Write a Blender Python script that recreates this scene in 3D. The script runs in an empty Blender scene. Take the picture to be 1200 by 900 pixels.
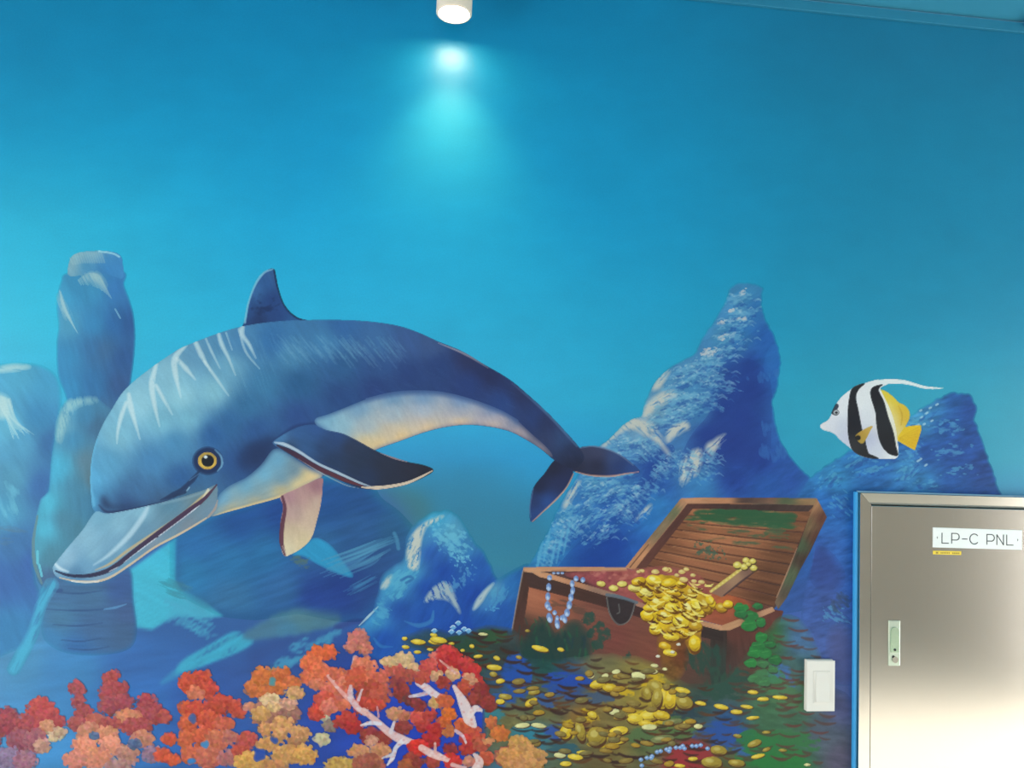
import bpy, bmesh, math, random
import numpy as np
from mathutils import Vector, Matrix

random.seed(7)
rng = np.random.default_rng(7)
scene = bpy.context.scene
COL = scene.collection

# ------------------------------------------------------------------ camera
CAM_D, CAM_H, FPX = 1.75, 1.72, 873.0
YAW, PITCH, ROLL = (math.radians(a) for a in (6.1, 3.6, 2.1))
_f = np.array([math.sin(YAW) * math.cos(PITCH), math.cos(YAW) * math.cos(PITCH), math.sin(PITCH)])
_R = np.array([math.cos(YAW), -math.sin(YAW), 0.0])
_U = np.cross(_R, _f)
R2 = math.cos(ROLL) * _R + math.sin(ROLL) * _U
U2 = math.cos(ROLL) * _U - math.sin(ROLL) * _R
CAM = np.array([0.0, -CAM_D, CAM_H])

cam_data = bpy.data.cameras.new('camera')
cam_data.sensor_width = 36.0
cam_data.lens = 36.0 * FPX / 1200.0
cam_data.clip_start = 0.02
cam = bpy.data.objects.new('camera', cam_data)
COL.objects.link(cam)
cam.matrix_world = Matrix(((R2[0], U2[0], -_f[0], CAM[0]), (R2[1], U2[1], -_f[1], CAM[1]),
                           (R2[2], U2[2], -_f[2], CAM[2]), (0, 0, 0, 1)))
scene.camera = cam

# ------------------------------------------------------------------ world, daylight, exposure
scene.view_settings.view_transform = 'Standard'
scene.view_settings.look = 'None'
scene.view_settings.gamma = 1.0
scene.view_settings.use_curve_mapping = False
scene.view_settings.exposure = 0.45

world = bpy.data.worlds.new('sky')
scene.world = world
world.use_nodes = True
bg = world.node_tree.nodes['Background']
bg.inputs['Color'].default_value = (0.75, 0.87, 1.0, 1)
bg.inputs['Strength'].default_value = 1.0

ROOM = dict(x0=-3.1, x1=4.4, y0=-4.6, y1=0.0, z1=2.845)
# glazed opening in the left wall and a window band in the wall behind the camera
LEFT_OPEN = dict(y0=-3.3, y1=-0.75, z0=0.0, z1=2.25)
BACK_OPEN = dict(x0=-1.7, x1=1.2, z0=0.75, z1=2.2)
RIGHT_OPEN = dict(y0=-2.92, y1=-1.0, z0=0.0, z1=2.25)

def area(name, loc, size, size_y, power, rot, color=(1, 1, 1), spread=180):
    l = bpy.data.lights.new(name, 'AREA')
    l.shape = 'RECTANGLE'; l.size = size; l.size_y = size_y
    l.energy = power; l.color = color; l.spread = math.radians(spread)
    o = bpy.data.objects.new(name, l); COL.objects.link(o)
    o.location = loc; o.rotation_euler = rot
    return o

area('daylight_left', (ROOM['x0'] - 0.12, -2.02, 1.1), 2.1, 2.5, 95, (0, -math.pi / 2, 0), (1.0, 0.99, 0.965))
area('daylight_back', (-0.25, ROOM['y0'] - 0.12, 1.47), 2.8, 1.4, 14, (math.pi / 2, 0, 0), (1.0, 0.99, 0.97))

area('daylight_right', (ROOM['x1'] + 0.12, -1.96, 1.1), 2.1, 1.85, 66, (0, math.pi / 2, 0), (1.0, 0.99, 0.965))

sun = bpy.data.lights.new('sun', 'SUN')
sun.energy = 16.0; sun.angle = math.radians(0.6); sun.color = (1.0, 0.985, 0.955)
sun_o = bpy.data.objects.new('sun', sun); COL.objects.link(sun_o)
sun_dir = Vector((-0.80, -0.05, -0.56)).normalized()
sun_o.rotation_euler = sun_dir.to_track_quat('-Z', 'Y').to_euler()

# ------------------------------------------------------------------ helpers: pixels on the wall plane
def at(px, py, Y=0.0):
    px = np.asarray(px, float); py = np.asarray(py, float)
    u = (px - 600) / FPX; v = (450 - py) / FPX
    d = _f + u[..., None] * R2 + v[..., None] * U2
    t = (Y + CAM_D) / d[..., 1]
    return CAM + d * t[..., None]

def to_px(P):
    d = P - CAM
    k = d @ _f
    return 600 + FPX * (d @ R2) / k, 450 - FPX * (d @ U2) / k

def s2l(c):
    c = np.clip(np.asarray(c, float), 0, 1)
    return np.where(c <= 0.04045, c / 12.92, ((c + 0.055) / 1.055) ** 2.4)

# ------------------------------------------------------------------ materials
def new_mat(name):
    m = bpy.data.materials.new(name); m.use_nodes = True
    nt = m.node_tree
    return m, nt, nt.nodes['Principled BSDF']

def mat(name, rgb, rough=0.5, metal=0.0, noise=0.0, nscale=40.0, bump=0.0, bscale=200.0, stretch=(1, 1, 1), emit=0.0, spec=0.5):
    m, nt, b = new_mat(name)
    lin = tuple(float(x) for x in s2l(np.array(rgb) / 255.0)) + (1,)
    b.inputs['Base Color'].default_value = lin
    b.inputs['Roughness'].default_value = rough
    b.inputs['Metallic'].default_value = metal
    b.inputs['Specular IOR Level'].default_value = spec
    tc = nt.nodes.new('ShaderNodeTexCoord'); mp = nt.nodes.new('ShaderNodeMapping')
    mp.inputs['Scale'].default_value = stretch
    nt.links.new(tc.outputs['Object'], mp.inputs['Vector'])
    if noise > 0:
        n = nt.nodes.new('ShaderNodeTexNoise'); n.inputs['Scale'].default_value = nscale; n.inputs['Detail'].default_value = 5
        nt.links.new(mp.outputs['Vector'], n.inputs['Vector'])
        r = nt.nodes.new('ShaderNodeMapRange')
        r.inputs['To Min'].default_value = 1 - noise; r.inputs['To Max'].default_value = 1 + noise
        nt.links.new(n.outputs['Fac'], r.inputs['Value'])
        h = nt.nodes.new('ShaderNodeHueSaturation'); h.inputs['Color'].default_value = lin
        nt.links.new(r.outputs['Result'], h.inputs['Value'])
        nt.links.new(h.outputs['Color'], b.inputs['Base Color'])
    if bump > 0:
        n2 = nt.nodes.new('ShaderNodeTexNoise'); n2.inputs['Scale'].default_value = bscale; n2.inputs['Detail'].default_value = 3
        nt.links.new(mp.outputs['Vector'], n2.inputs['Vector'])
        bp = nt.nodes.new('ShaderNodeBump'); bp.inputs['Strength'].default_value = bump; bp.inputs['Distance'].default_value = 0.002
        nt.links.new(n2.outputs['Fac'], bp.inputs['Height'])
        nt.links.new(bp.outputs['Normal'], b.inputs['Normal'])
    if emit > 0:
        b.inputs['Emission Color'].default_value = lin
        b.inputs['Emission Strength'].default_value = emit
    return m

def paint_mat(name, rough, spec):
    m, nt, b = new_mat(name)
    ca = nt.nodes.new('ShaderNodeVertexColor'); ca.layer_name = 'paint'
    geo = nt.nodes.new('ShaderNodeNewGeometry')
    n = nt.nodes.new('ShaderNodeTexNoise'); n.inputs['Scale'].default_value = 260; n.inputs['Detail'].default_value = 3
    nt.links.new(geo.outputs['Position'], n.inputs['Vector'])
    n2 = nt.nodes.new('ShaderNodeTexNoise'); n2.inputs['Scale'].default_value = 9; n2.inputs['Detail'].default_value = 4
    nt.links.new(geo.outputs['Position'], n2.inputs['Vector'])
    mx = nt.nodes.new('ShaderNodeMath'); mx.operation = 'MULTIPLY_ADD'
    mx.inputs[1].default_value = 0.20; mx.inputs[2].default_value = 0.90
    nt.links.new(n.outputs['Fac'], mx.inputs[0])
    mx2 = nt.nodes.new('ShaderNodeMath'); mx2.operation = 'MULTIPLY_ADD'
    mx2.inputs[1].default_value = 0.16; mx2.inputs[2].default_value = -0.08
    nt.links.new(n2.outputs['Fac'], mx2.inputs[0])
    ad = nt.nodes.new('ShaderNodeMath'); ad.operation = 'ADD'
    nt.links.new(mx.outputs[0], ad.inputs[0]); nt.links.new(mx2.outputs[0], ad.inputs[1])
    h = nt.nodes.new('ShaderNodeHueSaturation')
    nt.links.new(ca.outputs['Color'], h.inputs['Color'])
    nt.links.new(ad.outputs[0], h.inputs['Value'])
    nt.links.new(h.outputs['Color'], b.inputs['Base Color'])
    b.inputs['Roughness'].default_value = rough
    b.inputs['Specular IOR Level'].default_value = spec
    bp = nt.nodes.new('ShaderNodeBump'); bp.inputs['Strength'].default_value = 0.10; bp.inputs['Distance'].default_value = 0.001
    nt.links.new(n.outputs['Fac'], bp.inputs['Height'])
    nt.links.new(bp.outputs['Normal'], b.inputs['Normal'])
    return m

M_WALL = paint_mat('wall_mural_paint', 0.38, 0.33)
M_PAINT = paint_mat('brushed_mural_paint', 0.5, 0.14)
M_CEIL = mat('teal_ceiling_paint', (50, 138, 166), 0.6, noise=0.04, nscale=6, bump=0.1)
M_TRIM = mat('teal_cornice_paint', (30, 116, 146), 0.5, noise=0.05, nscale=12)
M_ROOM = mat('warm_white_plaster', (192, 184, 170), 0.7, noise=0.03, nscale=5, bump=0.1)
M_FLOOR = mat('beige_stone_floor', (205, 200, 188), 0.45, noise=0.05, nscale=7)
M_STEEL = mat('brushed_stainless', (194, 187, 178), 0.19, metal=1.0, noise=0.05, nscale=30, stretch=(60, 60, 1.0), bump=0.04, bscale=25)
M_STEEL2 = mat('polished_stainless', (205, 199, 188), 0.2, metal=1.0, noise=0.03, nscale=40)
M_DARKGAP = mat('dark_gap', (40, 38, 36), 0.8, noise=0.1)
M_PLATE = mat('white_engraved_plastic', (230, 231, 226), 0.4, noise=0.02, nscale=60)
M_LETTER = mat('charcoal_engraving', (52, 58, 58), 0.6, noise=0.05)
M_YELLOW = mat('yellow_label_tape', (232, 200, 50), 0.5, noise=0.04, nscale=80)
M_TAPEINK = mat('label_tape_ink', (150, 122, 40), 0.6, noise=0.05)
M_SWITCH = mat('white_switch_plastic', (220, 214, 203), 0.35, noise=0.015, nscale=50)
M_CAULK = mat('bright_blue_painted_edge', (62, 160, 218), 0.45, noise=0.06, nscale=30)
M_ZINC = mat('zinc_lock_body', (200, 212, 196), 0.28, metal=0.8, noise=0.06, nscale=200)
M_LAMP = mat('white_lamp_housing', (228, 210, 188), 0.45, noise=0.03, nscale=50)
M_LENS = mat('glowing_lamp_lens', (255, 226, 176), 0.4, emit=60.0)

# ------------------------------------------------------------------ mesh helpers
def tag(o, label=None, cat=None, group=None, kind=None):
    if label: o['label'] = label
    if cat: o['category'] = cat
    if group: o['group'] = group
    if kind: o['kind'] = kind
    return o

def bm_obj(name, bm, material, parent=None, loc=(0, 0, 0), smooth=False):
    me = bpy.data.meshes.new(name)
    bmesh.ops.recalc_face_normals(bm, faces=bm.faces)
    bm.to_mesh(me); bm.free()
    if smooth:
        for p in me.polygons: p.use_smooth = True
    me.materials.append(material)
    o = bpy.data.objects.new(name, me); COL.objects.link(o)
    o.location = loc
    if parent: o.parent = parent
    return o

def add_box(bm, x0, x1, y0, y1, z0, z1, bevel=0.0):
    vs = [bm.verts.new(p) for p in ((x0, y0, z0), (x1, y0, z0), (x1, y1, z0), (x0, y1, z0),
                                    (x0, y0, z1), (x1, y0, z1), (x1, y1, z1), (x0, y1, z1))]
    fs = [bm.faces.new([vs[i] for i in q]) for q in ((0, 3, 2, 1), (4, 5, 6, 7), (0, 1, 5, 4), (1, 2, 6, 5), (2, 3, 7, 6), (3, 0, 4, 7))]
    if bevel > 0:
        es = list({e for f in fs for e in f.edges})
        bmesh.ops.bevel(bm, geom=es, offset=bevel, segments=2, profile=0.6, affect='EDGES', clamp_overlap=True)

def box_obj(name, x0, x1, y0, y1, z0, z1, m, parent=None, bevel=0.0, off=(0, 0, 0)):
    bm = bmesh.new(); add_box(bm, x0 - off[0], x1 - off[0], y0 - off[1], y1 - off[1], z0 - off[2], z1 - off[2], bevel)
    return bm_obj(name, bm, m, parent)

def lathe(bm, prof, n=40, cx=0, cy=0):
    rings = []
    for r, z in prof:
        rings.append([bm.verts.new((cx + r * math.cos(2 * math.pi * k / n), cy + r * math.sin(2 * math.pi * k / n), z)) for k in range(n)])
    for a, b in zip(rings, rings[1:]):
        for k in range(n):
            bm.faces.new((a[k], a[(k + 1) % n], b[(k + 1) % n], b[k]))
    return rings

def empty(name, loc, parent=None):
    o = bpy.data.objects.new(name, None); COL.objects.link(o); o.location = loc
    o.empty_display_size = 0.05
    if parent: o.parent = parent
    return o

# ------------------------------------------------------------------ room shell (behind and beside the camera)
def struct(o): o['kind'] = 'structure'; return o
X0, X1, Y0, Z1 = ROOM['x0'], ROOM['x1'], ROOM['y0'], ROOM['z1']
T = 0.2
struct(box_obj('floor', X0 - T, X1 + T, Y0 - T, T, -0.1, 0.0, M_FLOOR))
struct(box_obj('ceiling', X0 - T, X1 + T, Y0 - T, T, Z1, Z1 + 0.15, M_CEIL))
bm = bmesh.new(); L = RIGHT_OPEN
add_box(bm, X1, X1 + T, Y0, L['y0'], 0, Z1); add_box(bm, X1, X1 + T, L['y1'], 0, 0, Z1)
add_box(bm, X1, X1 + T, L['y0'], L['y1'], L['z1'], Z1)
struct(bm_obj('wall_right', bm, M_ROOM))
bm = bmesh.new(); L = LEFT_OPEN
add_box(bm, X0 - T, X0, Y0, L['y0'], 0, Z1); add_box(bm, X0 - T, X0, L['y1'], 0, 0, Z1)
add_box(bm, X0 - T, X0, L['y0'], L['y1'], L['z1'], Z1)
struct(bm_obj('wall_left', bm, M_ROOM))
bm = bmesh.new(); B = BACK_OPEN
add_box(bm, X0 - T, B['x0'], Y0 - T, Y0, 0, Z1); add_box(bm, B['x1'], X1 + T, Y0 - T, Y0, 0, Z1)
add_box(bm, B['x0'], B['x1'], Y0 - T, Y0, 0, B['z0']); add_box(bm, B['x0'], B['x1'], Y0 - T, Y0, B['z1'], Z1)
struct(bm_obj('wall_behind', bm, M_ROOM))
# cornice strip under the ceiling, with a dark shadow gap above it
struct(box_obj('trim_1', X0, X1, -0.010, 0.0, 2.812, 2.8385, M_TRIM, bevel=0.002))

# ------------------------------------------------------------------ the painter: a canvas in wall pixels
CX0, CY0, CW, CH = -330, -70, 1900, 1420
C = np.zeros((CH, CW, 3), np.float32)
MASK = np.zeros((CH, CW), np.float32)
BOX = None           # bounding box touched by the part in progress
REC = False
CLIP = None
TAB = rng.random((256, 256)).astype(np.float32)

def vnoise(u, v):
    iu = np.floor(u).astype(int); iv = np.floor(v).astype(int)
    fu = (u - iu); fv = (v - iv)
    fu = fu * fu * (3 - 2 * fu); fv = fv * fv * (3 - 2 * fv)
    a = TAB[iv & 255, iu & 255]; b = TAB[iv & 255, (iu + 1) & 255]
    c = TAB[(iv + 1) & 255, iu & 255]; d = TAB[(iv + 1) & 255, (iu + 1) & 255]
    return (a * (1 - fu) + b * fu) * (1 - fv) + (c * (1 - fu) + d * fu) * fv

def fbm(u, v):
    return 0.55 * vnoise(u, v) + 0.28 * vnoise(u * 2.1 + 17, v * 2.1 + 5) + 0.17 * vnoise(u * 4.3 + 3, v * 4.3 + 31)

def grid(x0, y0, x1, y1):
    x0 = max(int(math.floor(x0)), CX0); y0 = max(int(math.floor(y0)), CY0)
    x1 = min(int(math.ceil(x1)), CX0 + CW - 1); y1 = min(int(math.ceil(y1)), CY0 + CH - 1)
    if x1 <= x0 or y1 <= y0: return None
    sl = (slice(y0 - CY0, y1 - CY0 + 1), slice(x0 - CX0, x1 - CX0 + 1))
    X, Y = np.meshgrid(np.arange(x0, x1 + 1, dtype=np.float32), np.arange(y0, y1 + 1, dtype=np.float32))
    return sl, X, Y

def spl(pts, closed=True, n=7):
    P = np.asarray(pts, float)
    if closed:
        Q = np.vstack([P[-1], P, P[0], P[1]])
    else:
        Q = np.vstack([2 * P[0] - P[1], P, 2 * P[-1] - P[-2]])
    out = []
    t = np.linspace(0, 1, n, endpoint=False)[:, None]
    for i in range(1, len(Q) - 2):
        p0, p1, p2, p3 = Q[i - 1], Q[i], Q[i + 1], Q[i + 2]
        out.append(0.5 * ((2 * p1) + (-p0 + p2) * t + (2 * p0 - 5 * p1 + 4 * p2 - p3) * t ** 2 + (-p0 + 3 * p1 - 3 * p2 + p3) * t ** 3))
    if not closed: out.append(P[-1:])
    return np.vstack(out)

def boxblur(a, r):
    if r < 1: return a
    k = 2 * r + 1
    for ax in (0, 1):
        p = np.pad(a, [(r + 1, r) if i == ax else (0, 0) for i in range(2)], mode='edge')
        c = np.cumsum(p, axis=ax)
        a = (np.take(c, range(k, c.shape[ax]), axis=ax) - np.take(c, range(0, c.shape[ax] - k), axis=ax)) / k
    return a

def poly_cov(P, x0, y0, w, h, ss=3):
    """coverage of polygon P on pixel centres x0..x0+w-1"""
    A = np.zeros((h * ss, w * ss + 1), bool)
    Q = (P - np.array([x0 - 0.5, y0 - 0.5])) * ss
    for (xa, ya), (xb, yb) in zip(Q, np.roll(Q, -1, axis=0)):
        if ya == yb: continue
        if ya > yb: xa, ya, xb, yb = xb, yb, xa, ya
        r0 = max(int(math.ceil(ya - 0.5)), 0); r1 = min(int(math.ceil(yb - 0.5)), h * ss)
        if r1 <= r0: continue
        rows = np.arange(r0, r1)
        xs = xa + (rows + 0.5 - ya) * (xb - xa) / (yb - ya)
        ci = np.clip(np.ceil(xs - 0.5).astype(int), 0, w * ss)
        A[rows, ci] ^= True
    F = np.logical_xor.accumulate(A[:, :-1], axis=1).astype(np.float32)
    return F.reshape(h, ss, w, ss).mean(axis=(1, 3))

def colour(col, X, Y):
    if callable(col): return col(X, Y)
    if isinstance(col, list):
        pw = 1.6
        num = 0; den = 0
        for q in col:
            w = 1.0 / ((X - q[0]) ** 2 + (Y - q[1]) ** 2 + 80.0) ** pw
            num = num + w[..., None] * np.array(q[2:5], np.float32); den = den + w
        return num / den[..., None] / 255.0
    return np.array(col, np.float32) / 255.0

def comp(sl, a, col):
    global BOX
    if CLIP is not None: a = a * CLIP[sl]
    C[sl] = C[sl] * (1 - a[..., None]) + col * a[..., None]
    if REC:
        MASK[sl] = np.maximum(MASK[sl], a)
        b = (sl[0].start, sl[0].stop, sl[1].start, sl[1].stop)
        BOX = b if BOX is None else (min(BOX[0], b[0]), max(BOX[1], b[1]), min(BOX[2], b[2]), max(BOX[3], b[3]))

def tex_of(tex, X, Y):
    amp, ang, lx, ly = tex
    ca, sa = math.cos(math.radians(ang)), math.sin(math.radians(ang))
    return (fbm((X * ca + Y * sa) / lx + 91, (-X * sa + Y * ca) / ly + 47) - 0.5) * 2 * amp

def mask_of(pts, smooth=True, soft=0, pad=4):
    P = spl(pts) if smooth else np.asarray(pts, float)
    g = grid(P[:, 0].min() - pad - 2 * soft, P[:, 1].min() - pad - 2 * soft, P[:, 0].max() + pad + 2 * soft, P[:, 1].max() + pad + 2 * soft)
    if g is None: return None
    sl, X, Y = g
    a = poly_cov(P, X[0, 0], Y[0, 0], X.shape[1], X.shape[0])
    if soft: a = boxblur(boxblur(a, int(soft)), int(soft))
    return sl, X, Y, a

def fill(pts, col, op=1.0, soft=0, smooth=True, tex=None, dry=None, rag=0):
    """dry=(threshold, hardness, angle, lx, ly): scumbled paint that lets the ground show"""
    if rag:
        P = spl(pts) if smooth else np.asarray(pts, float)
        P = P + (np.stack([vnoise(P[:, 0] / 3.1 + 7, P[:, 1] / 3.1), vnoise(P[:, 0] / 3.1, P[:, 1] / 3.1 + 50)], 1) - 0.5) * 2 * rag
        m = mask_of(P, False, soft)
    else:
        m = mask_of(pts, smooth, soft)
    if m is None: return
    sl, X, Y, a = m
    c = colour(col, X, Y)
    if tex is not None:
        c = np.clip(c * (1 + tex_of(tex, X, Y))[..., None] + np.zeros(X.shape + (1,), np.float32), 0, 1)
    if dry is not None:
        th, hard, ang, lx, ly = dry
        a = a * np.clip((tex_of((0.5, ang, lx, ly), X, Y) + 0.5 - th) * hard + 0.5, 0, 1)
    comp(sl, a * op, c)

def clip_to(pts, smooth=True, soft=0, add=False):
    global CLIP
    if pts is None: CLIP = None; return
    m = mask_of(pts, smooth, soft)
    new = np.zeros((CH, CW), np.float32)
    new[m[0]] = m[3]
    CLIP = np.maximum(CLIP, new) if (add and CLIP is not None) else new

def stroke(pts, w, col, op=1.0, soft=0.8, smooth=True, dry=None, col2=None):
    P = spl(pts, False, 5) if (smooth and len(pts) > 2) else np.asarray(pts, float)
    n = len(P)
    ws = np.full(n, float(w)) if np.isscalar(w) else np.interp(np.linspace(0, 1, n), np.linspace(0, 1, len(w)), w)
    pad = ws.max() / 2 + soft + 2
    g = grid(P[:, 0].min() - pad, P[:, 1].min() - pad, P[:, 0].max() + pad, P[:, 1].max() + pad)
    if g is None: return
    sl, X, Y = g
    best = np.full(X.shape, -1e9, np.float32)
    tt = np.zeros(X.shape, np.float32)
    for i in range(n - 1):
        ax, ay = P[i]; bx, by = P[i + 1]
        dx, dy = bx - ax, by - ay
        L2 = dx * dx + dy * dy + 1e-9
        t = np.clip(((X - ax) * dx + (Y - ay) * dy) / L2, 0, 1)
        d = np.hypot(X - ax - t * dx, Y - ay - t * dy)
        s = (ws[i] + (ws[i + 1] - ws[i]) * t) / 2 - d
        up = s > best
        best = np.where(up, s, best); tt = np.where(up, (i + t) / (n - 1), tt)
    a = np.clip(best / max(soft, 0.3) + 0.5, 0, 1)
    if dry is not None:
        th, hard, ang, lx, ly = dry
        a = a * np.clip((tex_of((0.5, ang, lx, ly), X, Y) + 0.5 - th) * hard + 0.5, 0, 1)
    c = np.array(col, np.float32) / 255
    if col2 is not None:
        c = c * (1 - tt[..., None]) + np.array(col2, np.float32) / 255 * tt[..., None]
    comp(sl, a * op, c)

def ell(cx, cy, rx, ry, col, ang=0.0, op=1.0, soft=0.9):
    R = max(rx, ry) + soft + 1.5
    g = grid(cx - R, cy - R, cx + R, cy + R)
    if g is None: return
    sl, X, Y = g
    ca, sa = math.cos(math.radians(ang)), math.sin(math.radians(ang))
    u = ((X - cx) * ca + (Y - cy) * sa) / rx; v = (-(X - cx) * sa + (Y - cy) * ca) / ry
    d = (1 - np.sqrt(u * u + v * v)) * min(rx, ry)
    comp(sl, np.clip(d / max(soft, 0.3) + 0.5, 0, 1) * op, np.array(col, np.float32) / 255)

def scumble(cx, cy, rx, ry, col, ang=0.0, op=0.8, th=0.5, hard=6, lx=3.0, ly=2.0, tang=None, fall=1.0):
    """broken dabs of paint inside a soft ellipse"""
    R = max(rx, ry) + 2
    g = grid(cx - R, cy - R, cx + R, cy + R)
    if g is None: return
    sl, X, Y = g
    ca, sa = math.cos(math.radians(ang)), math.sin(math.radians(ang))
    u = ((X - cx) * ca + (Y - cy) * sa) / rx; v = (-(X - cx) * sa + (Y - cy) * ca) / ry
    e = np.clip((1 - (u * u + v * v)) * fall, 0, 1)
    n = tex_of((0.5, ang if tang is None else tang, lx, ly), X + cx * 3, Y + cy * 7) + 0.5
    a = np.clip((n - (th + (1 - e) * 0.35)) * hard, 0, 1) * (e > 0)
    comp(sl, a * op, np.array(col, np.float32) / 255)

# ------------------------------------------------------------------ turning painted regions into thin paint meshes on the wall
LEVEL = 0
LIFT = 0.0000022
def begin():
    global REC, BOX
    REC = True; BOX = None

def end(level=0.25):
    """returns world verts, faces and colours of the region painted since begin()"""
    global REC, BOX, LEVEL
    REC = False
    LEVEL += 1
    y0, y1, x0, x1 = BOX
    A = np.pad(MASK[y0:y1, x0:x1], 1)
    K = np.pad(C[y0:y1, x0:x1], ((1, 1), (1, 1), (0, 0)), mode='edge')
    MASK[y0:y1, x0:x1] = 0
    BOX = None
    h, w = A.shape
    ins = A >= level
    PX, PY = np.meshgrid(np.arange(w) + x0 - 1 + CX0, np.arange(h) + y0 - 1 + CY0)
    node = -np.ones((h, w), int); cnt = int(ins.sum()); node[ins] = np.arange(cnt)
    px = [PX[ins].astype(float)]; py = [PY[ins].astype(float)]; kc = [K[ins]]
    def edge(i0, i1):
        nonlocal cnt
        A0, A1 = A[i0], A[i1]
        cut = (A0 >= level) != (A1 >= level)
        t = ((level - A0) / np.where(A1 == A0, 1, A1 - A0))[cut]
        ids = -np.ones(A0.shape, int); m = int(cut.sum()); ids[cut] = np.arange(cnt, cnt + m); cnt += m
        px.append(PX[i0][cut] * (1 - t) + PX[i1][cut] * t); py.append(PY[i0][cut] * (1 - t) + PY[i1][cut] * t)
        kc.append(np.where((A0[cut] > A1[cut])[:, None], K[i0][cut], K[i1][cut]))
        return ids
    H = edge((slice(None), slice(0, -1)), (slice(None), slice(1, None)))
    V = edge((slice(0, -1), slice(None)), (slice(1, None), slice(None)))
    c = [ins[:-1, :-1], ins[:-1, 1:], ins[1:, 1:], ins[1:, :-1]]
    nid = [node[:-1, :-1], node[:-1, 1:], node[1:, 1:], node[1:, :-1]]
    eid = [H[:-1, :], V[:, 1:], H[1:, :], V[:, :-1]]
    case = c[0] * 1 + c[1] * 2 + c[2] * 4 + c[3] * 8
    polys = {}
    for k in range(1, 16):
        sel = case == k
        if not sel.any(): continue
        seq = []
        for q in range(4):
            if (k >> q) & 1: seq.append(nid[q][sel])
            if ((k >> q) & 1) != ((k >> ((q + 1) % 4)) & 1): seq.append(eid[q][sel])
        F = np.stack(seq[::-1], 1)
        polys.setdefault(F.shape[1], []).append(F)
    polys = {n: np.vstack(v) for n, v in polys.items()}
    W = at(np.concatenate(px), np.concatenate(py), 0.0)
    W[:, 1] = -0.00006 - LIFT * LEVEL
    return W, polys, np.vstack(kc)

KP = 0.74     # paint albedo against the picked colour
def mesh_of(name, data, loc, material, kp=KP, calm=0.0):
    W, polys, K = data
    if calm > 0:      # the painter's blues are greyer than pure ultramarine
        K = K.copy(); K[:, 2] -= calm * np.clip(K[:, 2] - np.maximum(K[:, 0], K[:, 1]), 0, 1)
    V = (W - np.array(loc)).astype(np.float32)
    me = bpy.data.meshes.new(name)
    nv = len(V)
    loops = []; starts = []; tot = 0
    for n in sorted(polys):
        F = polys[n]
        loops.append(F.ravel()); starts.append(tot + np.arange(len(F)) * n); tot += F.size
    loops = np.concatenate(loops); starts = np.concatenate(starts)
    me.vertices.add(nv); me.vertices.foreach_set('co', V.ravel())
    me.loops.add(tot); me.loops.foreach_set('vertex_index', loops.astype(np.int32))
    me.polygons.add(len(starts)); me.polygons.foreach_set('loop_start', starts.astype(np.int32))
    me.update(calc_edges=True)
    ca = me.color_attributes.new('paint', 'FLOAT_COLOR', 'POINT')
    L4 = np.ones((nv, 4), np.float32); L4[:, :3] = s2l(K) * kp
    ca.data.foreach_set('color', L4.ravel())
    me.materials.append(material)
    o = bpy.data.objects.new(name, me); COL.objects.link(o)
    return o

class Thing:
    """a painted figure: parts are collected, then linked under one Empty at the figure's base"""
    def __init__(s, name, label, cat, group=None, calm=0.18):
        s.calm = calm
        s.name, s.label, s.cat, s.group = name, label, cat, group
        s.parts = []
    def part(s, name, level=0.25, sub=False, label=None, kind=None):
        s.parts.append((name, end(level), sub, label, kind))
    def done(s):
        allv = np.vstack([p[1][0] for p in s.parts])
        loc = (float((allv[:, 0].min() + allv[:, 0].max()) / 2), 0.0, float(allv[:, 2].min()))
        root = empty(s.name, loc)
        tag(root, s.label, s.cat, s.group)
        last = None
        for name, data, sub, label, kind in s.parts:
            o = mesh_of(name, data, loc, M_PAINT, calm=s.calm)
            if kind: o['kind'] = kind
            o.parent = last if sub else root
            if label: o['label'] = label
            if not sub: last = o
        return root

def single(name, label, cat, group=None, level=0.25, kind=None):
    d = end(level)
    loc = (float((d[0][:, 0].min() + d[0][:, 0].max()) / 2), 0.0, float(d[0][:, 2].min()))
    o = mesh_of(name, d, loc, M_PAINT); o.location = loc
    return tag(o, label, cat, group, kind)

# ================================================================== THE MURAL
# ------------------------------------------------------------------ water ground (the wall's own paint, with some daylight falloff mixed into its colour)
g_sl, GX, GY = grid(CX0, CY0, CX0 + CW - 1, CY0 + CH - 1)
def lerp_rows(Y, rows):
    ys = [r[0] for r in rows]
    return np.stack([np.interp(Y, ys, [r[1][k] for r in rows]) for k in range(3)], -1) / 255.0
left_rows = [(-70, (8, 126, 168)), (60, (14, 140, 184)), (160, (20, 158, 200)), (260, (40, 182, 216)), (380, (46, 188, 218)), (470, (48, 176, 212)),
             (560, (56, 150, 198)), (680, (52, 122, 186)), (800, (56, 132, 196)), (900, (40, 100, 178)), (1350, (26, 66, 130))]
mid_rows = [(-70, (14, 134, 184)), (60, (16, 146, 194)), (160, (18, 156, 206)), (260, (18, 164, 214)), (380, (26, 172, 216)), (470, (30, 172, 214)),
            (540, (22, 154, 210)), (600, (28, 138, 182)), (660, (42, 132, 160)), (740, (32, 76, 172)), (900, (30, 70, 172)), (1350, (22, 50, 120))]
right_rows = [(-70, (26, 122, 160)), (60, (30, 128, 166)), (160, (28, 138, 176)), (260, (28, 142, 180)), (380, (32, 152, 188)), (470, (42, 164, 192)),
              (540, (42, 162, 190)), (600, (44, 140, 186)), (700, (60, 96, 176)), (900, (84, 88, 128)), (1350, (50, 60, 110))]
tx = np.clip(GX / 480.0, 0, 1)[..., None]; tr = np.clip((GX - 560) / 520.0, 0, 1)[..., None]
tx = tx * tx * (3 - 2 * tx); tr = tr * tr * (3 - 2 * tr)
base = lerp_rows(GY, left_rows) * (1 - tx) + lerp_rows(GY, mid_rows) * tx
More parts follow.
